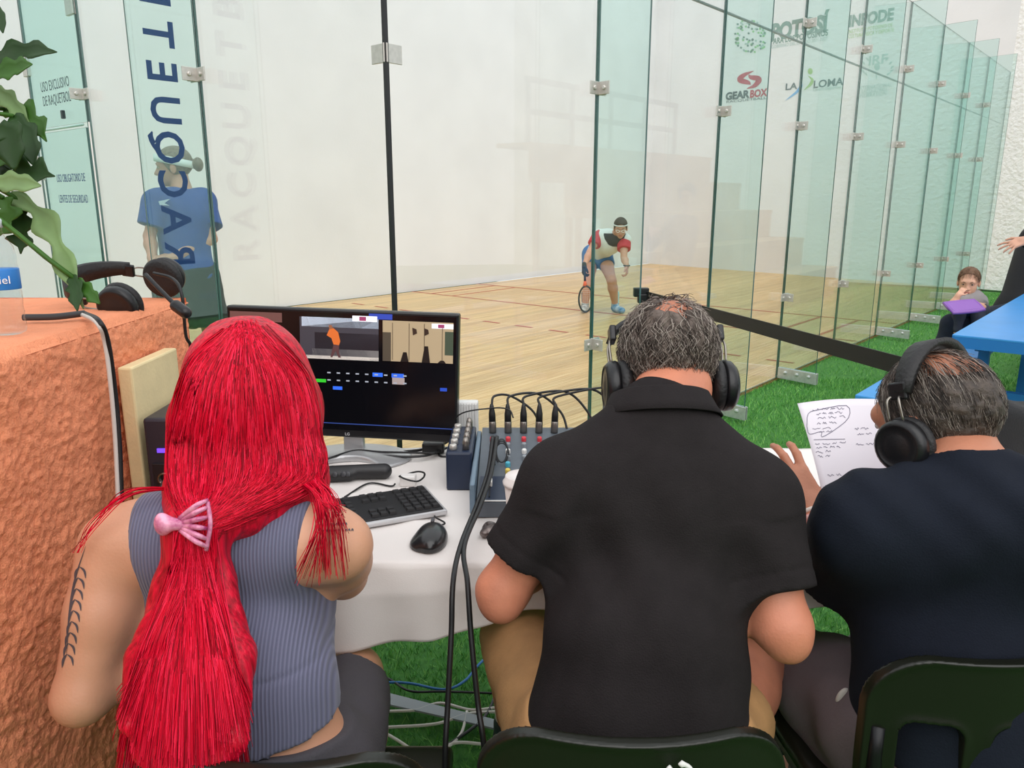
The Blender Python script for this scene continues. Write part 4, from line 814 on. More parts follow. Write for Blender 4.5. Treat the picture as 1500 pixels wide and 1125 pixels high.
cable([PZ(124, 459, PZT+.012), PT(145, 470, 1.34), PT(158, 500, 1.36), PT(168, 570, 1.39), PT(175, 650, 1.40), PT(178, 735, 1.40)], .0045, cbk, 'black cable running down the planter face')
cable([PZ(118, 460, PZT+.01), PT(142, 473, 1.34), PT(154, 504, 1.36), PT(163, 575, 1.38), PT(169, 650, 1.395), PT(173, 735, 1.395)], .004, cwh, 'white cable running down the planter face')
# foam board and rack box
box('foam_board', (-.7225, 1.50, .93), (.028, .2, .37), mat('cream_foam', 'ecd9a8', .7, bump=.1, bscale=150, var=.04, vscale=30), bev=.004); tag(bpy.data.objects['foam_board'], 'cream foam board standing against the orange planter', 'board')
rk = root('equipment_case', (-.598, 1.53, TT), 'dark metal equipment case with cable sockets behind the red hair', 'equipment case')
RKM = mat('case_dark', '3a3742', .4, metal=.4, bump=.05, bscale=200)
box('case_body', (-.598, 1.53, TT+.14), (.19, .29, .275), RKM, rk, bev=.006)
for i in range(3):
    for j in range(2):
        c_ = A_(-.66+.055*i, 1.384, TT+.075+.085*j); box('socket_plate', c_, (.045, .006, .06), mat('plate_black', '1c1a20', .4), rk, bev=.002); lathe('socket', c_, (0, -1, 0), [(.013, 0), (.013, .008), (.009, .008), (.008, .003)], BOLT, rk, 16)
box('indicator', (-.66, 1.384, TT+.215), (.02, .004, .008), mat('led_violet', '7a4cff', .4, emit=.8), rk)
for c, m_, y in (('green', '3fae72', .0), ('red', 'b8364a', .012), ('dark', '2c2c34', -.012)):
    cable([A_(-.648+y, 1.375, TT+.155), A_(-.66+y, 1.345, TT+.11), A_(-.675+y, 1.34, TT+.05), A_(-.69+y*.5, 1.352, TT+.008)], .0045, mat('cord_'+c, m_, .5), c+' patch cord plugged into the dark equipment case')
# ================================================================== monitor
mTL = PT(331, 447, 2.03); mTR = PT(672, 460, 1.975); mx_ = unit(mTR-mTL); mw = np.linalg.norm(mTR-mTL); mz = unit(A_(0, .06, 1)-mx_*np.dot(A_(0, .06, 1), mx_)); mn = np.cross(mx_, mz); mn = mn if mn[1] < 0 else -mn; mh = .342
mo = root('monitor', (*(upto(mTL, mTR, .53)[:2]), TT), 'wide black desktop monitor showing video switching software', 'monitor')
mc = (mTL+mTR)/2-mz*mh/2; MR = frame(mx_, mz); SCB = mat('monitor_black', '101014', .35)
box('bezel', mc-mn*.018, (mw, mh, .036), SCB, mo, R=MR, bev=.005)
SB_ = mat('screen_dark', '08080c', .15, emit=.25); sc = box('screen', mc+mn*.0005-mz*-.006, (mw-.012, mh-.03, .002), SB_, mo, R=MR)
def scr(u0, v0, u1, v1, col, e=.55, name='screen_image', d=.0022):
    """rectangle on the screen, in photo pixels relative to the panel (x right, y down), 341 x 190"""
    def q(x, y): return mTL+mx_*(x/341*mw)-mz*(y/190*mh)+mn*d
    P = [q(u0, v1), q(u1, v1), q(u1, v0), q(u0, v0)]
    return mesh_obj(name, P, [(0, 1, 2, 3)] if np.dot(np.cross(P[1]-P[0], P[3]-P[0]), mn) > 0 else [(3, 2, 1, 0)], mat('ui_'+col+str(int(e*100)), col, .3, emit=e), sc)
for a in ((6, 8, 84, 22, '6e4c48', .3), (110, 12, 226, 73, '3c3a42', .5), (232, 13, 334, 72, 'a08e72', .55), (113, 12, 226, 26, 'b9c4d4', .5), (128, 58, 226, 68, '8e8a88', .5), (132, 34, 226, 58, '2a2024', .5), (112, 68, 226, 73, 'cfc8c0', .5), (188, 8, 224, 16, 'e8e8ee', .7, .003), (198, 9, 208, 15, '8c3a60', .6, .0035), (303, 15, 334, 22, 'e8e8ee', .7, .003), (312, 16, 321, 21, '8c3a60', .6, .0035), (212, 4, 246, 12, '2a3f9a', .7), (232, 30, 244, 72, '4a4238', .5, .003), (322, 26, 334, 60, '3f4a3c', .5, .003), (217, 90, 232, 96, '2f62d8', .7), (245, 90, 263, 96, '2f62d8', .5), (246, 96, 264, 106, '9a8c8a', .5), (133, 103, 148, 108, '2fae2a', .7), (158, 113, 172, 118, '2f62d8', .7), (136, 168, 335, 169.5, '2b3f7c', .6), (316, 108, 326, 113, '2344a8', .6)): scr(*a[:5], a[5], d=a[6] if len(a) > 6 else .0026)
for i in range(9):
    for j in range(2): scr(150+i*14, 92+j*11, 155+i*14, 94+j*11, '9aa0ac', .5, 'screen_label', .003)
def sfig(pts, col, r=1, d=.0038):   # little figures in the video picture
    def q(x, y): return mTL+mx_*(x/341*mw)-mz*(y/190*mh)+mn*d
    P = [q(*p) for p in pts]; n = len(P); a = np.cross(P[1]-P[0], P[2]-P[1]); mesh_obj('screen_figure', P, [tuple(range(n)) if np.dot(a, mn) > 0 else tuple(range(n))[::-1]], mat('ui_'+col, col, .3, emit=.5), sc)
sfig([(154, 29), (160, 27), (167, 33), (170, 46), (168, 52), (160, 51), (157, 42), (150, 38)], 'c8662e'); sfig([(153, 23), (158, 23), (159, 28), (154, 29)], '8c5a40'); sfig([(160, 51), (168, 51), (168, 64), (171, 70), (167, 70), (163, 60), (158, 70), (155, 70)], '54383a')
for x in (275, 292): sfig([(x, 22), (x+6, 24), (x+7, 30), (x+1, 33)], '32241e')
for x, h_ in ((262, 14), (293, 24), (316, 4)): sfig([(x, 72-h_), (x+5, 72-h_), (x+8, 72), (x-4, 72)], '1c1614')
for x in (246, 270, 292, 318): scr(x, 16, x+.8, 70, '4c4034', .3, 'screen_line', .0034)
text('lettering', 'LG', mTL+mx_*mw*.525-mz*(mh-.010)+mn*.003, mx_, mz, .011, mat('print_grey', 'c8c8cc', .5), mo)
mb = upto(mTL, mTR, .545)-mz*mh; STN = mat('stand_silver', 'b7b8ba', .35, metal=.5)
box('neck', A_(mb[0], mb[1]+.025, (mb[2]+TT)/2+.02), (.055, .02, mb[2]-TT+.06), STN, mo, R=MR.copy() if False else frame((1, -.1, 0), (0, 1, 0)), bev=.004)
sdf('stand_base', SUB(0, SUB(.01, ell((mb[0], mb[1]-.01, TT+.004), (.16, .11, .016)), ell((mb[0], mb[1]-.15, TT+.01), (.10, .11, .1))), bxs((mb[0], mb[1], TT-.5), (1, 1, .5), .001)), .004, STN, mo)
# ================================================================== desk things
KB = mat('key_black', '1b1b1d', .5); kr = A_(-.153, 1.579, TT+.008); kd = unit((-.915, -.403, 0)); kw = unit((-.403, .915, 0))
kb = root('keyboard', kr+kd*.2, 'black computer keyboard with silver rim on the white cloth', 'keyboard')
kR = frame(kd, kw); kc = kr+kd*.215+kw*.075
box('rim', kc+A_(0, 0, .0), (.45, .165, .012), mat('kb_silver', 'c6c6c8', .35, metal=.4), kb, R=kR, bev=.004); box('deck', kc+A_(0, 0, .006), (.436, .15, .006), KB, kb, R=kR, bev=.002)
km = bpy.data.meshes.new('key'); t = bmesh.new(); bmesh.ops.create_cube(t, size=1, matrix=Matrix.Diagonal((.0155, .0155, .006, 1))); [setattr(v.co, 'x', v.co.x*.82) or setattr(v.co, 'y', v.co.y*.82) for v in t.verts if v.co.z > 0]; t.to_mesh(km); t.free(); km.materials.append(mat('keycap', '262628', .55))
for r_ in range(6):
    for c_ in range(22):
        if c_ in (4, 8) or (c_ in (5, 6, 7) and r_ in (2, 3)) or (c_ in (5, 7) and r_ == 4 and False): continue
        o = bpy.data.objects.new('key', km); link(o); o.location = Vector(kc-kd*.207+kd*(.0195*c_+.002)+kw*(-.058+.0215*r_+(.006 if r_ == 5 else 0))+A_(0, 0, .012)); o.rotation_euler = (0, 0, math.atan2(kd[1], kd[0])); par(o, kb)
mp_ = PZ(632, 785, TT+.015); ms = root('computer_mouse', (mp_[0], mp_[1], TT), 'black glossy computer mouse on the white cloth below the keyboard', 'mouse')
sdf('shell', CUT(U(.012, ell(mp_+A_(0, 0, -.006), (.033, .055, .028)), ell(mp_+A_(-.018, -.01, -.012), (.025, .035, .015))), (0, 0, TT+.001), (0, 0, -1)), .003, mat('mouse_black', '1a1a1c', .3, coat=.3), ms); box('wheel', mp_+A_(0, .03, .02), (.007, .018, .008), mat('wheel_grey', '4c4c50', .5), ms, bev=.002)
cable([mp_+A_(.0, .055, -.005), mp_+A_(.02, .08, -.008), mp_+A_(.0, .11, -.009), kr+kd*.02+A_(0, 0, -.004)], .002, cbk, 'thin black mouse cord beside the keyboard')
g0, g1 = PZ(485, 692, TT+.02), PZ(563, 690, TT+.02)
gm_ = root('handheld_gimbal', (*((g0+g1)/2)[:2], TT), 'black handheld grip controller lying in front of the monitor base', 'controller')
sdf('grip', U(.01, cone(g0, g1, .017, .019), cone(g0+A_(.0, -.012, -.004), upto(g0, g1, .35)+A_(0, -.012, -.004), .016, .014)), .003, mat('grip_black', '222224', .45), gm_)
for k in (.12, .28, .36): lathe('button', upto(g0, g1, k)+A_(0, -.026, .004), (0, -1, .5), [(.007, 0), (.007, .003), (.005, .004)], mat('button_grey', '3c3c40', .4), gm_, 14)
ch_ = PZ(598, 703, TT+.014); box('charger', ch_, (.038, .03, .026), mat('charger_white', 'e4e0dd', .4), bev=.004); tag(bpy.data.objects['charger'], 'small white charger plug on the table behind the keyboard', 'charger')
cable([ch_+A_(.01+.03*math.cos(a)*(1+.1*math.sin(3*a)), -.008+.028*math.sin(a), .012+.004*math.sin(2*a)) for a in np.linspace(0, 11, 22)], .0022, cbk, 'coiled thin black cord around the white charger')
cable([PZ(505, 728, TT+.004), PZ(540, 708, TT+.004), PZ(572, 712, TT+.004), ch_+A_(-.03, -.01, -.006)], .0022, cbk, 'thin black cord leading to the white charger')
for i, P in enumerate(([(470, 655), (540, 662), (610, 660), (650, 648)], [(470, 662), (560, 668), (620, 668), (655, 656)], [(480, 672), (520, 660), (560, 662), (640, 664)])): cable([PZ(x, y, TT+.008+.006*i) for x, y in P], .004-.0006*i, cbk, ['thick', 'middle', 'thin'][i]+' black cable of the three trailing behind the monitor stand')
box('cable_box', PZ(635, 655, TT+.02), (.06, .03, .03), mat('adapter_black', '18181a', .4), bev=.005); tag(bpy.data.objects['cable_box'], 'black cable adapter block right of the monitor stand', 'adapter')
rt = root('router', PT(684, 640, 2.06)*A_(1, 1, 0)+A_(0, 0, TT), 'white ribbed box standing behind the mixing desk', 'router'); rc = PT(684, 625, 2.02); rc[1] = 2.0
RTM = mat('router_white', 'dcdcda', .5); box('shell', A_(rc[0], rc[1], TT+.075), (.055, .03, .15), RTM, rt, bev=.004)
for k in range(7): box('rib', A_(rc[0]-.022+.0073*k, rc[1]-.017, TT+.08), (.0035, .006, .13), RTM, rt)
# mixer
mxx0, mxx1, my0, my1 = -.078, .34, 1.565, 1.95
mx = root('mixing_desk', ((mxx0+mxx1)/2, (my0+my1)/2, TT), 'grey audio mixing desk with coloured knobs and microphone plugs', 'mixer')
MXG = mat('mixer_grey', '5c636b', .45, metal=.2, var=.05, vscale=40); NVY = mat('mixer_navy', '1f2b42', .4)
def mz_at(y): return TT+.035+(y-my0)/(my1-my0)*.055
V = [(x, y, z) for x in (mxx0, mxx1) for y, z in ((my0, TT+.002), (my0, mz_at(my0)), (my1, mz_at(my1)), (my1, TT+.002))]
mesh_obj('chassis', V, [(0, 1, 2, 3), (7, 6, 5, 4), (0, 4, 5, 1), (1, 5, 6, 2), (2, 6, 7, 3), (3, 7, 4, 0)], MXG, mx)
slp = unit((0, my1-my0, .055)); mup = unit(np.cross((1, 0, 0), slp))
box('side_cheek', ((mxx0-.008), (my0+my1)/2, TT+.045), (.012, my1-my0+.01, .07), mat('cheek_blue', '6f8496', .4, metal=.3), mx, bev=.003)
box('front_panel', ((mxx0+mxx1)/2, my0+.06, mz_at(my0+.06)+.001), (mxx1-mxx0-.01, .11, .004), NVY, mx, R=frame((1, 0, 0), slp))
kprof = [(.0062, 0), (.0062, .009), (.005, .011), (.002, .0112)]
def kmesh(col):
    V, F = lathe_vf((0, 0, 0), mup, kprof, 8); me = bpy.data.meshes.new('knob'); me.from_pydata([tuple(v) for v in V], [], F); me.materials.append(mat('knob_'+col, col, .4)); return me
KM = {c: kmesh(c) for c in ('d8404a', 'e6e4e0', '8a9096', '54b4cc', 'e8cc60', '2c2e34')}
for c_ in range(10):
    for r_, col in enumerate(('e8cc60', '54b4cc', '8a9096', 'e6e4e0', '8a9096', 'd8404a')):
        x = mxx0+.028+c_*.040; y = my0+.135+r_*.034; o = bpy.data.objects.new('knob', KM[col]); link(o); o.location = (x, y, mz_at(y)); par(o, mx)
    for yy, w in ((my0+.05, .003),):
        box('fader_slot', (mxx0+.028+c_*.04, my0+.055, mz_at(my0+.055)+.004), (.003, .075, .002), BLK, mx, R=frame((1, 0, 0), slp)); box('fader_cap', (mxx0+.028+c_*.04, my0+.075-.02*(c_ % 3), mz_at(my0+.06)+.010), (.011, .02, .014), mat('fader_white', 'ece9e4', .5), mx, R=frame((1, 0, 0), slp), bev=.002)
box('label_strip', ((mxx0+mxx1)/2, my0+.009, mz_at(my0)+.003), (mxx1-mxx0-.03, .012, .002), mat('tape_white', 'e6e6e4', .6), mx)
PLB = mat('plug_black', '161618', .45); PLS = mat('plug_steel', '8c8680', .3, metal=.8)
for i in range(5):
    x = mxx0+.028+i*.040; b0 = A_(x, my1-.03, mz_at(my1-.03)); d = unit((.02*(i-2), .12, 1))
    pg = root('audio_plug', b0, ['first', 'second', 'third', 'fourth', 'fifth'][i]+' black audio plug from the left standing in the mixing desk', 'plug', 'audio plugs in the mixing desk'); lathe('collar', b0, d, [(.0095, 0), (.0095, .028), (.0085, .03)], PLS, pg, 14); lathe('boot', b0+d*.029, d, [(.009, 0), (.0088, .02), (.0055, .04), (.004, .046)], PLB, pg, 14)
    e = b0+d*.075; ex = (.02+.07*i, .03, .015) if i > 1 else (-.05, .0, .0)
    cable([e-d*.004, e+d*.018+A_(.008, .01, 0), e+A_(.05+.03*i, .035, .012+.006*i), e+A_(.11+.03*i, .03, -.03), e+A_(.13+.03*i, .01, -.085)], .0032, cbk, 'black cable arching from the '+['first', 'second', 'third', 'fourth', 'fifth'][i]+' plug in the mixing desk')
cable([PZ(660, 640, TT+.02), PT(672, 608, 2.0), PT(720, 598, 1.98), PT(745, 600, 1.97), PT(752, 612, 1.96)], .002, cbk, 'thin black wire looping over the white ribbed box')
cable([PZ(672, 668, TT+.004), PZ(645, 668, TT+.004), PZ(645, 655, TT+.006), PZ(668, 640, TT+.03)], .003, cbk, 'short black loop of cable left of the navy interface')
ai = root('audio_interface', (-.125, 1.83, TT), 'navy audio interface box with silver knobs left of the mixing desk', 'audio interface')
box('case', (-.125, 1.83, TT+.05), (.062, .22, .095), NVY, ai, bev=.005)
for i in range(5):
    lathe('knob', (-.14, 1.745+i*.042, TT+.097), (0, 0, 1), [(.0095, 0), (.009, .012), (.007, .014)], mat('knob_silver', 'c9c6c0', .35, metal=.5), ai, 14); lathe('jack', (-.11, 1.745+i*.042, TT+.097), (0, 0, 1), [(.008, 0), (.008, .02), (.005, .03)], PLS, ai, 12)
cp_ = A_(.022, 1.5, TT); cu = root('coffee_cup', cp_, 'white paper coffee cup with lid beside the man in the black polo', 'cup')
lathe('cup_body', cp_, (0, 0, 1), [(.027, 0), (.029, .003), (.038, .105)], mat('cup_white', 'e2d6d0', .6), cu, 32); lathe('lid', cp_+A_(0, 0, .104), (0, 0, 1), [(.041, 0), (.0415, .006), (.038, .009), (.036, .018), (.034, .02), (.033, .016), (.01, .015)], mat('lid_white', 'efe6e2', .4), cu, 32)
wp = PZ(716, 776, TT+.012); sdf('candy_wrapper', NOISE(ell(wp, (.02, .028, .012)), sines(.009, 120, 31)), .0028, mat('foil_wrapper', '8a7f7c', .3, metal=.5, col2='3a2c2a', vscale=90)); tag(bpy.data.objects['candy_wrapper'], 'crumpled brown foil wrapper on the cloth by the mixing desk', 'wrapper')
up_ = PZ(690, 711, TT+.008); ub = root('cable_plug', up_, 'small black cable plug lying left of the coffee cup', 'plug'); box('shell', up_, (.028, .014, .011), PLB, ub, bev=.003, R=frame((1, -.12, 0), (0, 1, 0))); box('tip', up_+A_(-.018, .002, 0), (.012, .008, .005), PLS, ub)
cable([up_+A_(.014, 0, 0), PZ(712, 714, TT+.008), PZ(725, 700, TT+.02), PT(722, 660, 1.8)], .0025, cbk, 'cord of the small black plug running to the mixing desk')
cable([PT(722, 640, 1.84), PT(715, 690, 1.72), PT(700, 735, 1.60), PT(676, 795, 1.44), PT(664, 850, 1.325), PT(661, 930, 1.30), PT(656, 1030, 1.285), PT(652, 1130, 1.27), A_(-.11, 1.1, .25), A_(-.11, 1.15, .006)], .0048, cbk, 'left of two thick black cables dropping over the table edge')
cable([PT(728, 640, 1.84), PT(720, 690, 1.71), PT(704, 740, 1.58), PT(680, 800, 1.43), PT(685, 855, 1.325), PT(690, 930, 1.30), PT(700, 1030, 1.285), PT(710, 1105, 1.27), A_(-.03, 1.1, .25), A_(-.04, 1.15, .006)], .0048, cbk, 'right of two thick black cables dropping over the table edge')
for i in range(3): cable([PT(735+8*math.cos(a)*(1+.15*i), 660+17*math.sin(a)+3*i, 1.84+.01*i) for a in np.linspace(.3*i, 6.0+.3*i, 12)], .002, mat('cord_grey', '3b3d40', .5), ['upper', 'middle', 'lower'][i]+' grey cord loop hanging over the mixing desk knobs')
# tablet behind the man
td = root('tablet', (.385, 1.93, TT), 'grey tablet propped on the table behind the man in the black polo', 'tablet'); tR = frame((1, 0, 0), (0, .25, 1)); tcn = A_(.385, 1.93, TT+.085)
box('case', tcn, (.295, .175, .014), mat('tablet_grey', '6a6c70', .4, metal=.3), td, R=tR, bev=.005); box('screen', tcn+A_(0, -.0085, .002), (.27, .15, .002), mat('tablet_screen', 'aab0b8', .2, emit=.25), td, R=tR); box('stand', tcn+A_(0, .04, -.035), (.12, .01, .10), mat('tablet_stand', '3c3e42', .5), td, R=frame((1, 0, 0), (0, -.6, 1)))
# paper sheet
q00, q10, q01 = PT(1168, 591, 1.64), PT(1300, 585, 1.60), PT(1209, 744, 1.52); q11 = q10+(q01-q00)*1.03
NP = 14; V = []
for j in range(NP+1):
    for i in range(NP+1):
        a, b_ = i/NP, j/NP; p = q00*(1-a)*(1-b_)+q10*a*(1-b_)+q01*(1-a)*b_+q11*a*b_; V.append(p+A_(0, .02*math.sin(math.pi*a)*(1-.5*b_)-.012*math.sin(math.pi*b_), 0))
V = np.array(V); i_ = np.arange(NP*(NP+1)).reshape(NP, NP+1)[:, :-1].ravel(); pF = np.stack([i_, i_+NP+1, i_+NP+2, i_+1], 1)
pr_ = root('paper_sheet', (q01[0], q01[1], TT), 'white sheet of handwritten notes held up by the man in navy', 'paper'); ps = quad_mesh('sheet', V, pF, [mat('paper_white', 'e8e2ea', .7)], None, pr_); q = ps.modifiers.new('thick', 'SOLIDIFY'); q.thickness = .0004
PT_ = bvh((V, pF)); IV, IF = [], []; rr = random.Random(5)
def scrib(P, w=.5):
    S = spline(P, 3); n = len(S); base = len(IV); W = []
    for i, p in enumerate(S):
        d = S[min(i+1, n-1)]-S[max(i-1, 0)]; d = d/(np.linalg.norm(d)+1e-9)
        for sg in (-1, 1):
            r_ = Vector(ray(p[0]-sg*d[1]*w, p[1]+sg*d[0]*w)).normalized(); loc, nr, _, _ = PT_.ray_cast(CAMV, r_)
            if loc is None: return
            W.append(np.array(loc)-np.array(r_)*.0009)
    IV.extend(W); IF.extend([(base+2*i, base+2*i+1, base+2*i+3, base+2*i+2) for i in range(n-1)])
def scribline(x0, x1, y, sl=-.06):
    x = x0
    while x < x1:
        w = rr.uniform(5, 12); P = [(x+k*w/6, y+sl*(x-x0)+rr.uniform(-1.6, 1.6)) for k in range(7)]; scrib(P, .32); x += w+rr.uniform(2, 5)
for x0, x1, y in ((1190, 1240, 600), (1196, 1236, 606), (1198, 1238, 612), (1197, 1222, 620), (1190, 1218, 628), (1200, 1222, 632), (1194, 1232, 650), (1196, 1226, 656), (1195, 1218, 662), (1198, 1214, 668), (1252, 1266, 628), (1256, 1278, 636), (1254, 1280, 651), (1212, 1234, 696), (1206, 1222, 712), (1208, 1220, 720)): scribline(x0, x1, y)
scrib([(1182, 625), (1184, 606), (1200, 600), (1240, 594), (1243, 612), (1222, 630), (1204, 640), (1203, 632), (1186, 636), (1182, 625)], .4)
for y in (644, 675): scrib([(1192, y), (1215, y-.5), (1238, y-1)], .35)
mesh_obj('handwriting', IV, IF, mat('pen_ink', '5a566e', .6), pr_)
# bag on the right table end
bg = root('laptop_bag', (1.45, 1.95, TT), 'black bag with a red label on the right end of the table', 'bag'); sdf('bag_body', NOISE(bxs((1.50, 1.93, TT+.075), (.2, .11, .075), .03), sines(.01, 22, 3)), .006, mat('bag_black', '232326', .8, bump=.3, bscale=200), bg)
lp = PT(1472, 648, 2.0); box('red_label', A_(1.34, 1.815, TT+.115), (.075, .004, .04), mat('label_red', 'b02436', .6), bg, R=frame((1, .0, 0), (0, .5, 1))); tube('strap', [(1.3, 1.83, TT+.03), (1.4, 1.8, TT+.025), (1.62, 1.8, TT+.04)], .006, mat('strap_grey', 'a9a9ac', .6), bg, 6, curve=6)
# ================================================================== chairs
CHB = mat('chair_plastic', '15170f', .32, spec=.5, bump=.04, bscale=500); CHT = mat('chair_tube', '1c1c1e', .35, metal=.5)
def chair(c, yaw, label, W=.40, top=.79, slot=True, logo=False):
    """moulded back shell on a tube frame; c = plan point under the middle of the back, facing yaw (0 = +y)"""
    r = root('folding_chair', (c[0], c[1], 0), label, 'chair', 'black folding chairs')
    fx = A_(math.sin(yaw), math.cos(yaw), 0); rx = A_(math.cos(yaw), -math.sin(yaw), 0); c3 = A_(c[0], c[1], 0)
    H_ = .33; zc_ = top-H_/2
    def shell(P):
        P = P.astype(float)-c3; x = P@rx; y = P@fx; z = P[:, 2]; uu = x/(W/2); yy = y-(.055*uu*uu-.09*(top-z)*.3+.02)
        rr_ = .09; qx = np.abs(x)-(W/2-rr_); qz = np.abs(z-zc_)-(H_/2-rr_); d2 = np.sqrt(np.maximum(qx, 0)**2+np.maximum(qz, 0)**2)+np.minimum(np.maximum(qx, qz), 0)-rr_
        for sx_ in ((-.125, 0, .125) if slot else ()):
            hx = np.abs(x-sx_)-.018; hz = np.abs(z-(top-.175))-.05; ds = np.sqrt(np.maximum(hx, 0)**2+np.maximum(hz, 0)**2)+np.minimum(np.maximum(hx, hz), 0)-.026; d2 = np.maximum(d2, -ds)
        e = np.abs(yy)-.0055-.003*np.exp(-(d2/.008)**2); return np.minimum(np.maximum(d2, e), 0)+np.sqrt(np.maximum(d2, 0)**2+np.maximum(e, 0)**2)-.0015
    lo_ = c3-A_(.3, .3, 0)+A_(0, 0, top-H_-.02); hi_ = c3+A_(.3, .3, 0)+A_(0, 0, top+.02)
    sdf('back_shell', ('fn', shell, lo_, hi_), .003, CHB, r)
    sdf('seat', NOISE(bxs(c3+fx*.24+A_(0, 0, .44), (W/2, .20, .016), .015, np.stack([rx, fx, A_(0, 0, 1)], 1)), lambda P: .25*(P[:, 2]-.44)*0), .008, CHB, r)
    for sg in (-1, 1):
        tube('frame_tube', [c3+rx*sg*(W/2-.02)+fx*.06+A_(0, 0, top-.12), c3+rx*sg*(W/2-.015)+fx*.08+A_(0, 0, .44), c3+rx*sg*(W/2-.01)+fx*.42+A_(0, 0, .01)], .011, CHT, r, 8, curve=4); tube('frame_tube', [c3+rx*sg*(W/2+.005)+fx*.36+A_(0, 0, .43), c3+rx*sg*(W/2+.005)-fx*.02+A_(0, 0, .01)], .011, CHT, r, 8)
    tube('cross_bar', [c3-rx*(W/2)+fx*.02+A_(0, 0, .06), c3+rx*(W/2)+fx*.02+A_(0, 0, .06)], .009, CHT, r, 8)
    if logo:
        lc = c3+rx*logo[0]-fx*.004+A_(0, 0, logo[1]); WM = mat('logo_white', 'd9d9d4', .5)
        for k in range(3): tube('recycling_mark', [lc+rx*.016*math.cos(a)+A_(0, -.0035, .016*math.sin(a)) for a in np.linspace(k*2.094+.2, k*2.094+1.7, 7)], [.003, .003, .003, .003, .003, .0045, .001], WM, r, 6)
    return r
chair((.157, .80), 0, 'black folding chair of the man in the black polo', W=.405, top=.768, logo=(.045, .744))
chair((.74, .955), -.1, 'black folding chair of the man in navy with slots in its back', W=.42, top=.778)
chair((-.30, .775), .0, 'black folding chair under the red-haired woman', W=.39, top=.752)
# ================================================================== ground cables
def gp(*q): return [PZ(x, y, .004) for x, y in q]
cable(gp((480, 1004), (560, 1000), (600, 1001), (650, 1010), (680, 998), (700, 975), (718, 962), (760, 955)), .004, mat('cable_blue', '2b6ca8', .5), 'blue network cable on the turf under the table')
cable(gp((490, 998), (560, 992), (600, 1012), (650, 1013), (728, 1016), (745, 1020)), .0035, cbk, 'thin black cable on the turf crossing the blue one')
wh_ = ['topmost', 'second', 'third', 'lowest']
for i, Q in enumerate(([(500, 1045), (570, 1042), (610, 1040), (645, 1030), (690, 1040), (730, 1036)], [(490, 1068), (575, 1065), (640, 1060), (690, 1045), (760, 1042)], [(520, 1050), (575, 1080), (620, 1106), (650, 1098), (675, 1075), (684, 1042)], [(560, 1140), (610, 1120), (660, 1090), (705, 1090), (760, 1098)])): cable(gp(*Q), .0042, cwh, wh_[i]+' white cable of four tangled on the turf')
cable(gp((560, 1150), (610, 1118), (670, 1082), (710, 1050), (728, 1012)), .0045, cbk, 'thick black cable running diagonally over the white ones')
st_ = [PZ(x, y, .002) for x, y in ((530, 1010), (560, 1015), (650, 1038), (748, 1062), (745, 1074), (650, 1052), (560, 1032), (528, 1026))]
mesh_obj('floor_strip', [p for p in st_]+[p+A_(0, 0, .006) for p in st_], [tuple(range(8))[::-1], tuple(range(8, 16))]+[(i, (i+1) % 8, 8+(i+1) % 8, 8+i) for i in range(8)], mat('strip_grey', '8d949a', .5)); tag(bpy.data.objects['floor_strip'], 'flat grey plastic strip lying on the turf under the table', 'floor strip')
# ================================================================== barrier belt
e0, e1 = PT(946, 434, 4.3), PT(1368, 549, 2.22); bd = unit(e1-e0); bu = unit(A_(0, 0, 1)-bd*bd[2])
bl = root('barrier_belt', (e1[0], e1[1], 0), 'black barrier belt stretched between the glass and a post', 'barrier')
box('belt', (e0+e1)/2, (np.linalg.norm(e1-e0), .056, .006), mat('belt_black', '0d0d0f', .55, bump=.1, bscale=300), bl, R=frame(bd, bu)); box('belt_hook', PT(939, 428, 4.3), (.085, .04, .05), BLK, bl, bev=.005); box('belt_hook', PT(943, 437, 4.3), (.07, .04, .05), BLK, bl, bev=.005)
tube('post', [(e1[0], e1[1], 0), (e1[0], e1[1], e1[2]+.06)], .03, BLK, bl, 16); lathe('post_foot', (e1[0], e1[1], 0), (0, 0, 1), [(.16, 0), (.16, .012), (.05, .03)], BLK, bl, 28)
# ================================================================== blue picnic table
BLU = mat('blue_paint', '3f93d8', .35, var=.06, vscale=6, stretch=(1, 1, 8)); BLD = mat('blue_frame', '2676bd', .4)
tq = A_(2.244, 3.871, 0); pt_ = root('picnic_table', tq+U3*1.2+N3*.37, 'bright blue metal picnic table with attached benches', 'picnic table')
def uv(u_, n_, z): return tq+U3*u_+N3*n_+A_(0, 0, z)
FR = frame(U3, N3)
box('table_top', uv(1.2, .38, .745), (2.4, .76, .012), BLU, pt_, R=FR, bev=.003)
for n_ in (.006, .754): box('top_lip', uv(1.2, n_, .715), (2.4, .01, .06), BLD, pt_, R=FR)
for u_ in (.006, 2.394): box('top_lip', uv(u_, .38, .715), (.01, .76, .06), BLD, pt_, R=FR)
for n_ in (-.17, .93): box('bench_seat', uv(1.3, n_, .445), (3.5, .28, .05), BLU, pt_, R=FR, bev=.006)
for u_ in (.35, 2.05):
    box('cross_beam', uv(u_, .38, .66), (.05, .7, .05), BLD, pt_, R=FR); box('cross_beam', uv(u_, .38, .395), (.05, 1.36, .05), BLD, pt_, R=FR)
    for n_ in (.10, .66): box('leg', uv(u_, n_, .33), (.05, .05, .66), BLD, pt_, R=FR)
    box('foot_rail', uv(u_, .38, .03), (.05, 1.1, .05), BLD, pt_, R=FR)
box('stretcher', uv(1.2, .38, .395), (1.7, .05, .05), BLD, pt_, R=FR); box('stretcher', uv(1.2, .12, .69), (2.3, .04, .04), BLD, pt_, R=FR)
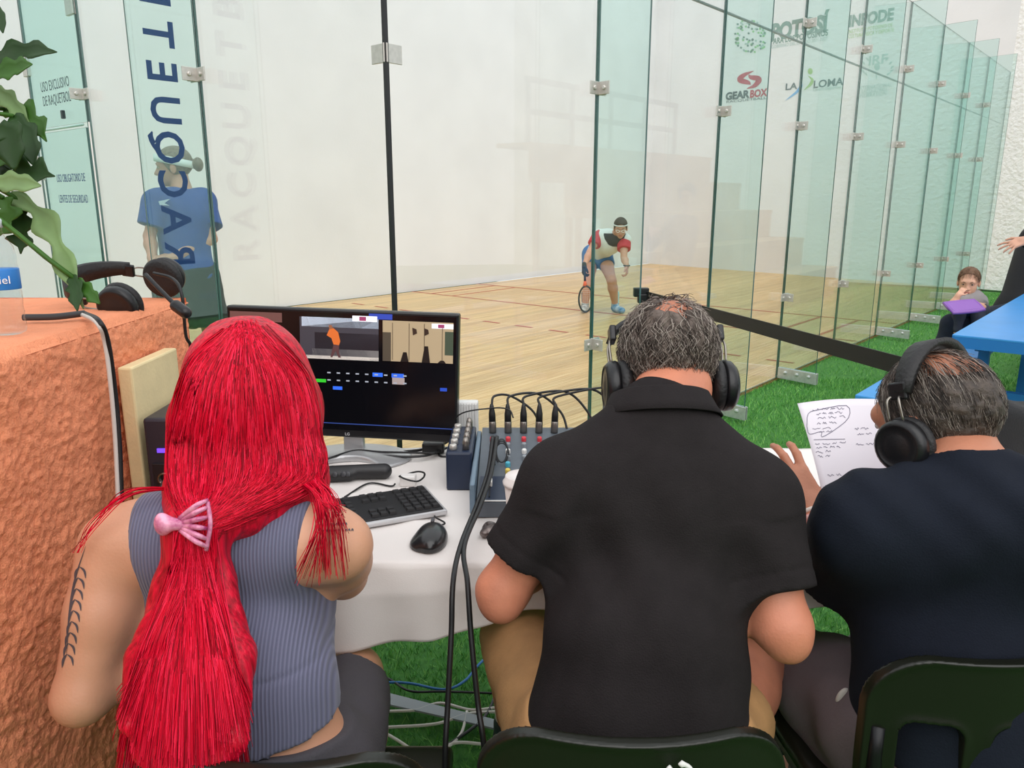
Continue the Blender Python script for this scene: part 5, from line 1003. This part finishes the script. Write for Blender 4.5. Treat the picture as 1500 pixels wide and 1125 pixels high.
# ================================================================== crouching player in the court
def px_(x, y, t=9.95): return PT(x, y, t)
p_hd = px_(909, 334, 9.45); p_R = basis((-.12, -1, -.35)); fw_ = A_(0, -1, 0)
j = dict(sl=px_(877, 346, 9.7), sr=px_(914, 352, 9.6), nk=px_(900, 345, 9.65), el=px_(864, 369, 9.6), wl=px_(856, 389, 9.55), er=px_(914, 377, 9.5), wr=px_(918, 389, 9.4), hl=px_(866, 372, 10.1), hr=px_(884, 374, 10.05), kl=px_(862, 417, 9.85), kr=px_(896, 411, 9.75), al=px_(857, 447, 10.0), ar=px_(901, 449, 9.95))
for k in ('al', 'ar'): j[k][2] = .105
pp = root('person', (j['ar'][0], j['ar'][1], 0), 'bending player in white, red and black shirt holding a racket inside the court', 'person')
hpv = (j['hl']+j['hr'])/2; chs = (j['sl']+j['sr'])/2
torsP = U(.06, ell(hpv+A_(0, 0, .0), (.16, .13, .12)), cone(hpv, upto(hpv, chs, .8), .125, .135), cone(j['sl'], j['sr'], .075), ell(upto(hpv, chs, .75), (.17, .14, .14)))
bodyP = U(.03, torsP, cone(j['nk'], p_hd, .055, .05), arm(j['sl'], j['el'], j['wl'], 1, 1.05), arm(j['sr'], j['er'], j['wr'], 1, 1.05), leg(j['hl'], j['kl'], j['al'], 1.05, 1.05), leg(j['hr'], j['kr'], j['ar'], 1.05, 1.05), foot(j['al'], (-.2, -1, 0)), foot(j['ar'], (.5, -.9, 0)))
bodyP = U(.012, bodyP, head_nodes(p_hd, p_R, 1.0), hand_nodes(j['wl'], (-.05, 0, -1), (-.9, -.3, 0), 1, .9, -1), hand_nodes(j['wr'], (.05, -.1, -1), (.9, -.3, 0), 1, .9, 1))
sdf('body', bodyP, .008, SKIN_P, pp); face_parts(p_hd, p_R, 1.0, pp)
WHT = mat('jersey_white', 'dfe2df', .7); JR = mat('jersey_red', 'c2283a', .7); JB = mat('jersey_black', '23262c', .7); SHB = mat('shorts_blue', '2f66a2', .7)
jer = CUT(SHELL(U(.05, torsP), .015), hpv+A_(0, -.02, .0), unit(hpv-chs)+A_(0, 0, -.6))
sdf('jersey', NOISE(jer, sines(.012, 18, 2)), .009, WHT, pp, mats=[WHT, JB], pick=lambda C: ((np.linalg.norm((C-j['nk'])*A_(1, .7, 1), axis=1) < .15) & (C[:, 2] < j['nk'][2]+.03)).astype(int))
for s_, e_ in (('sl', 'el'), ('sr', 'er')): sdf('jersey_sleeve', sleeve(j[s_], j[e_], .55, .088, .082), .009, JR, pp)
sdf('shorts', SHELL(U(.05, ell(hpv, (.165, .135, .12)), CUT(limb([j['hl'], j['kl']], [.10, .075]), upto(j['hl'], j['kl'], .36), j['kl']-j['hl']), CUT(limb([j['hr'], j['kr']], [.10, .075]), upto(j['hr'], j['kr'], .36), j['kr']-j['hr'])), .018), .01, SHB, pp)
for a, d, c, m_ in (('al', (-.2, -1, 0), 'shoe_grey', '5c6a6a'), ('ar', (.5, -.9, 0), 'shoe_blue', '2f6f9c')):
    sdf('shoe', SHELL(foot(j[a], d), .014), .008, mat(c, m_, .6, col2='dfe4e4', vscale=14), pp); sdf('sock', SHELL(cone(j[a]+A_(0, 0, .13), j[a], .045, .04), .006), .008, mat('sock_'+c, '3a4654' if a == 'al' else 'b8d4d8', .9), pp)
sdf('hair', CUT(SHELL(ell(p_hd+p_R@A_(0, -.014, .032), (.078, .098, .09), p_R), .008), p_hd+p_R@A_(0, .045, .03), p_R@A_(0, 1, -.75)), .006, mat('hair_dark_brown', '3a302a', .6, bump=.5, bscale=80), pp)
tube('headband', [p_hd+p_R@A_(.086*math.cos(a), -.01+.104*math.sin(a), .045+.012*math.sin(a)) for a in np.linspace(0, 6.28, 25)[:-1]], .007, WHT, pp, 6, closed=True)
for sg in (-1, 1): tube('eyewear', [p_hd+p_R@A_(sg*.006, .108, .0), p_hd+p_R@A_(sg*.03, .112, .016), p_hd+p_R@A_(sg*.058, .098, .006), p_hd+p_R@A_(sg*.035, .108, -.016), p_hd+p_R@A_(sg*.006, .108, .0)], .0035, mat('eyewear_white', 'f0f0ee', .4), pp, 6, curve=4)
sdf('glove', SHELL(hand_nodes(j['wl'], (-.05, 0, -1), (-.9, -.3, 0), 1, .9, -1), .004), .006, JB, pp); tube('wristband', [j['wr']+A_(.034*math.cos(a), .034*math.sin(a), 0) for a in np.linspace(0, 6.28, 15)[:-1]], .009, JB, pp, 6, closed=True)
rkt = root('racket', px_(856, 398, 9.5), 'racket with orange throat hanging from the bending player gloved hand', 'racket')
h0, h1, h2 = px_(856, 393, 9.5), px_(857, 412, 9.5), px_(857, 420, 9.5); tube('handle', [h0, h1], .014, JB, rkt); tube('throat', [h1, h2], [.016, .03], mat('racket_orange', 'e0632a', .4), rkt, 8)
rc_ = px_(858, 438, 9.52); RF = [rc_+A_(.085*math.cos(a), .03*math.sin(a)*0, .16*math.sin(a)) for a in np.linspace(0, 6.28, 33)[:-1]]; tube('frame', RF, .011, mat('racket_dark', '2e3a3a', .4), rkt, 8, closed=True)
for k in range(-3, 4): w_ = .16*math.sqrt(1-(k*.022/.085)**2); tube('string', [rc_+A_(k*.022, 0, -w_), rc_+A_(k*.022, 0, w_)], .0012, mat('string_white', 'd8dcd8', .5), rkt, 4); 
for k in range(-5, 6): w_ = .085*math.sqrt(1-(k*.026/.16)**2); tube('string', [rc_+A_(-w_, 0, k*.026), rc_+A_(w_, 0, k*.026)], .0012, MATS['string_white'], rkt, 4)
# ================================================================== player in blue behind the lettered fin
T1 = 4.9; q_ = lambda x, y, t=T1: PT(x, y, t)
s_hd = q_(254, 245); s_R = basis((-.97, -.25, -.06)); sn = q_(266, 276, 4.92)
g = dict(sl=q_(232, 296, 4.80), sr=q_(297, 296, 5.02), el=q_(219, 346, 4.78), wl=q_(224, 381, 4.72), er=q_(310, 350, 4.97), wr=q_(252, 378, 4.72), hl=q_(254, 408, 4.86), hr=q_(294, 408, 4.98))
g['kl'] = A_(g['hl'][0]-.03, g['hl'][1]-.02, .52); g['kr'] = A_(g['hr'][0]+.05, g['hr'][1], .52); g['al'] = A_(g['kl'][0], g['kl'][1]+.03, .1); g['ar'] = A_(g['kr'][0]+.03, g['kr'][1]+.03, .1)
ps1 = root('person', ((g['al'][0]+g['ar'][0])/2, (g['al'][1]+g['ar'][1])/2, 0), 'standing player in blue shirt and white headband seen through the lettered glass fin', 'person')
hp1 = (g['hl']+g['hr'])/2; ch1 = (g['sl']+g['sr'])/2
tors1 = U(.06, ell(hp1+A_(0, 0, .03), (.16, .14, .13)), ell(upto(hp1, ch1, .4), (.135, .12, .16)), ell(upto(hp1, ch1, .78)+A_(0, -.0, 0), (.155, .135, .17)), cone(g['sl'], g['sr'], .065))
body1 = U(.03, tors1, cone(s_hd+s_R@A_(0, -.03, -.05), sn, .05, .055), cone(sn, ch1+A_(0, 0, .02), .055, .07), arm(g['sl'], g['el'], g['wl'], .98, .95), arm(g['sr'], g['er'], g['wr'], .98, .95), leg(g['hl'], g['kl'], g['al'], 1, 1), leg(g['hr'], g['kr'], g['ar'], 1, 1), foot(g['al'], (-.9, -.3, 0)), foot(g['ar'], (-.9, -.3, 0)))
body1 = U(.012, body1, head_nodes(s_hd, s_R, 1.02), hand_nodes(g['wl'], (.3, 0, -.5), (-.8, -.4, 0), .95, .6, -1), hand_nodes(g['wr'], (-1, -.3, -.1), (0, -.5, .8), .95, .4, 1))
sdf('body', body1, .007, SKIN_P, ps1); face_parts(s_hd, s_R, 1.02, ps1)
BSH = mat('tee_blue', '1b4690', .75, var=.08, vscale=12)
tee1 = U(.03, CUT(SHELL(tors1, .018), (0, 0, hp1[2]-.02), (0, 0, -1)), sleeve(g['sl'], g['el'], .72, .085, .088), sleeve(g['sr'], g['er'], .72, .085, .088))
sdf('tee_shirt', NOISE(SUB(.01, tee1, cone(sn+A_(0, 0, .03), s_hd, .055, .09)), sines(.014, 16, 12)), .008, BSH, ps1); T1B = bvh(sdf.last)
hp_ = hit(T1B, 236, 297, .004)
if hp_ is not None: prism('shirt_emblem', [(-.05, 0), (0, .012), (.06, .02), (.02, -.004), (.05, -.02), (-.02, -.012)], .002, hp_, (1, 0, .05), (0, 0, 1), mat('emblem_white', 'c8d4e4', .6), ps1)
sdf('shorts', NOISE(SHELL(U(.05, CUT(ell(hp1+A_(0, 0, .03), (.165, .145, .13)), (0, 0, hp1[2]+.06), (0, 0, 1)), CUT(limb([g['hl'], g['kl']], [.105, .105]), (0, 0, .64), (0, 0, -1)), CUT(limb([g['hr'], g['kr']], [.105, .105]), (0, 0, .64), (0, 0, -1))), .018), sines(.012, 20, 4)), .009, mat('shorts_dark', '1a1f22', .8), ps1)
for a in ('al', 'ar'): sdf('shoe', SHELL(foot(g[a], (-.9, -.3, 0)), .014), .008, mat('shoe_white', 'd0d4d6', .6), ps1)
HB1 = mat('hair_ash', '8c7e6a', .6, col2='655845', vscale=60, bump=.4, bscale=90)
sdf('hair', U(.015, CUT(SHELL(ell(s_hd+s_R@A_(0, -.014, .032), (.079, .1, .092), s_R), .008), s_hd+s_R@A_(0, .05, .03), s_R@A_(0, 1, -.6)), ell(s_hd+s_R@A_(0, -.15, .01), (.03, .04, .045)), cone(s_hd+s_R@A_(0, -.1, .02), s_hd+s_R@A_(0, -.15, .01), .02)), .006, HB1, ps1)
hbw = [s_hd+s_R@A_(.09*math.cos(a), -.008+.111*math.sin(a), .035+.028*math.sin(a)) for a in np.linspace(0, 6.28, 33)[:-1]]
V = []; F = []
for i, p in enumerate(hbw): o_ = unit(p-s_hd); V += [p-A_(0, 0, .022), p+A_(0, 0, .022), p+A_(0, 0, .022)+o_*.006, p-A_(0, 0, .022)+o_*.006]
for i in range(32):
    k = (i+1) % 32
    for a in range(4): F.append((i*4+a, i*4+(a+1) % 4, k*4+(a+1) % 4, k*4+a))
mesh_obj('headband', V, F, mat('headband_white', 'e6ece8', .7), ps1, True)
# ================================================================== seated adult and toddler at the right edge
w5 = lambda x, y, t=5.8: PT(x, y, t)
a_hip, a_kn = w5(1486, 462, 5.85), w5(1393, 474, 5.65); a_an = A_(a_kn[0]-.04, a_kn[1]+.02, .09); b_hip = w5(1500, 460, 6.0); b_kn = w5(1410, 472, 6.0); b_an = A_(b_kn[0], b_kn[1], .09)
a_nk, a_s1, a_s2 = w5(1536, 318, 5.95), w5(1522, 338, 5.8), w5(1556, 338, 6.1); a_e1, a_w1 = w5(1552, 388, 5.6), w5(1500, 352, 5.45); a_e2, a_w2 = w5(1492, 425, 5.9), w5(1462, 452, 5.95)
ad_ = root('person', (a_hip[0], a_hip[1], 0), 'seated adult in black top and dark jeans at the right edge with toddler on lap', 'person'); a_hd = a_nk+A_(-.03, -.02, .17); a_HR = basis((-.8, -.5, -.15))
torA = U(.06, ell((a_hip+b_hip)/2+A_(0, 0, .02), (.17, .15, .13)), cone((a_hip+b_hip)/2+A_(0, 0, .1), upto((a_hip+b_hip)/2, a_nk, .75), .13, .14), cone(a_s1, a_s2, .065))
bodyA = U(.03, torA, cone(a_nk, a_hd, .052), arm(a_s1, a_e1, a_w1, .98), arm(a_s2, a_e2, a_w2, .98), leg(a_hip, a_kn, a_an, 1.0), leg(b_hip, b_kn, b_an, 1.0), foot(a_an, (-.9, -.4, 0)), foot(b_an, (-.9, -.4, 0)))
hnA = hand_nodes(a_w1, (-1, -.1, -.35), (0, -.6, .8), 1.0, .25, 1, 3); bodyA = U(.012, bodyA, head_nodes(a_hd, a_HR, 1.0), hnA, hand_nodes(a_w2, (-1, 0, -.1), (0, -.3, .9), 1, .4, -1))
sdf('body', bodyA, .0075, SKIN_P, ad_); face_parts(a_hd, a_HR, 1.0, ad_)
BKT = mat('top_black', '1b1b1e', .8, bump=.1, bscale=100); JNS = mat('dark_jeans', '1a2132', .85, var=.15, vscale=30)
sdf('long_sleeve_top', U(.03, CUT(SHELL(torA, .015), (0, 0, a_hip[2]-.02), (0, 0, -1)), SHELL(CUT(arm(a_s1, a_e1, a_w1, .98), upto(a_e1, a_w1, .9), a_w1-a_e1), .014), SHELL(CUT(arm(a_s2, a_e2, a_w2, .98), upto(a_e2, a_w2, .93), a_w2-a_e2), .014)), .009, BKT, ad_)
sdf('jeans', SHELL(U(.05, CUT(ell((a_hip+b_hip)/2, (.17, .15, .12)), (0, 0, a_hip[2]+.06), (0, 0, 1)), CUT(leg(a_hip, a_kn, a_an, 1.0), (0, 0, .12), (0, 0, -1)), CUT(leg(b_hip, b_kn, b_an, 1.0), (0, 0, .12), (0, 0, -1))), .014), .009, JNS, ad_)
for a in (a_an, b_an): sdf('shoe', SHELL(foot(a, (-.9, -.4, 0)), .012), .009, MATS['shoe_dark'], ad_)
sdf('hair', U(.02, CUT(SHELL(ell(a_hd+a_HR@A_(0, -.014, .03), (.08, .1, .092), a_HR), .012), a_hd+a_HR@A_(0, .05, .02), a_HR@A_(0, 1, -.6))), .008, MATS['hair_dark_brown'], ad_)
k_hd = w5(1419, 413, 5.6); k_R = basis((-.55, -.83, -.22)); k_nk = w5(1419, 434, 5.62); k_pe = w5(1422, 462, 5.72)+A_(0, 0, .06)
kk = dict(sl=w5(1407, 441, 5.56), sr=w5(1433, 441, 5.66), el=w5(1394, 450, 5.48), wl=w5(1404, 432, 5.44), er=w5(1439, 452, 5.58), wr=w5(1431, 446, 5.46))
tod = root('person', k_pe, 'toddler in grey T-shirt sitting on the adult lap with fingers at mouth', 'person')
torK = U(.04, ell(k_pe, (.085, .08, .07)), cone(k_pe, upto(k_pe, k_nk, .7), .08, .078), cone(kk['sl'], kk['sr'], .042))
bodK = U(.018, torK, cone(k_nk-A_(0, 0, .02), k_hd, .036, .038), arm(kk['sl'], kk['el'], kk['wl'], .58, 1.15), arm(kk['sr'], kk['er'], kk['wr'], .58, 1.15), leg(k_pe+A_(-.04, -.02, -.02), k_pe+A_(-.16, -.12, .0), k_pe+A_(-.18, -.16, -.16), .55, 1.1), leg(k_pe+A_(.05, -.04, -.02), k_pe+A_(-.05, -.17, .0), k_pe+A_(-.07, -.2, -.16), .55, 1.1))
bodK = U(.008, bodK, head_nodes(k_hd, k_R, .86, 1), hand_nodes(kk['wl'], (.5, .1, .6), (-.6, -.6, .2), .52, .8, 1), hand_nodes(kk['wr'], (-.7, -.4, -.2), (0, -.5, .8), .52, .5, -1))
sdf('body', bodK, .0045, SKIN_K, tod); face_parts(k_hd, k_R, .86, tod, '6a5140', 'c4766c')
KT = mat('kid_grey_tee', '8e8a8a', .85, bump=.1, bscale=120)
sdf('tee_shirt', NOISE(U(.02, SHELL(CUT(torK, k_pe-A_(0, 0, .03), (0, 0, -1)), .01), sleeve(kk['sl'], kk['el'], .6, .048, .048), sleeve(kk['sr'], kk['er'], .6, .048, .048)), sines(.006, 40, 3)), .005, KT, tod)
sdf('trousers', SHELL(U(.03, CUT(ell(k_pe, (.085, .08, .07)), k_pe, (0, 0, 1)), leg(k_pe+A_(-.04, -.02, -.02), k_pe+A_(-.16, -.12, .0), k_pe+A_(-.18, -.16, -.14), .58, 1.1), leg(k_pe+A_(.05, -.04, -.02), k_pe+A_(-.05, -.17, .0), k_pe+A_(-.07, -.2, -.14), .58, 1.1)), .006), .006, mat('kid_trousers', '3a3c48', .85), tod)
sdf('hair', CUT(SHELL(ell(k_hd+k_R@(A_(0, -.014, .032)*.86), A_(.078, .098, .09)*.86, k_R), .004), k_hd+k_R@A_(0, .035, .045), k_R@A_(0, 1, -.55)), .005, mat('kid_hair', '7a5a42', .6, col2='5a4030', vscale=60, bump=.4, bscale=100), tod)
strands('hair_strands', scalp(k_hd, k_R, .86, 500, lambda d: 1 if (d[2] > .1 and d[1] < .45+.5*d[2]) or (d[1] < -.1 and d[2] > -.45) else 0, .045, .15, 3, out=.006, r0=1.03), .0014, [MATS['kid_hair'], mat('kid_hair_light', '8e6c50', .6)], tod)
tcn_ = w5(1412, 449, 5.36); tab = root('toy_tablet', tcn_, 'purple rubber cased tablet on the toddler lap', 'tablet'); tRR = frame(unit((1, .12, .08)), unit((0, .85, .42)))
def ring(name, c, w, h_, rad, th, m, R, parent): 
    x, y = np.array(R.col[0]), np.array(R.col[1]); return tube(name, [c+x*sx*(w/2)+y*sy*(h_/2) for sx, sy in ((-1, -1), (-.5, -1.08), (0, -1.1), (.5, -1.08), (1, -1), (1.03, 0), (1, 1), (0, 1.03), (-1, 1), (-1.03, 0))], rad, m, parent, 8, closed=True)
PUR = mat('purple_rubber', '8a5cae', .5); box('case', tcn_, (.22, .115, .02), PUR, tab, R=tRR, bev=.008); box('handle_slot', tcn_+A_(0, -.011, .0), (.12, .022, .006), BLK, tab, R=tRR, bev=.004); ring('bumper', tcn_, .225, .12, .012, 0, PUR, tRR, tab)
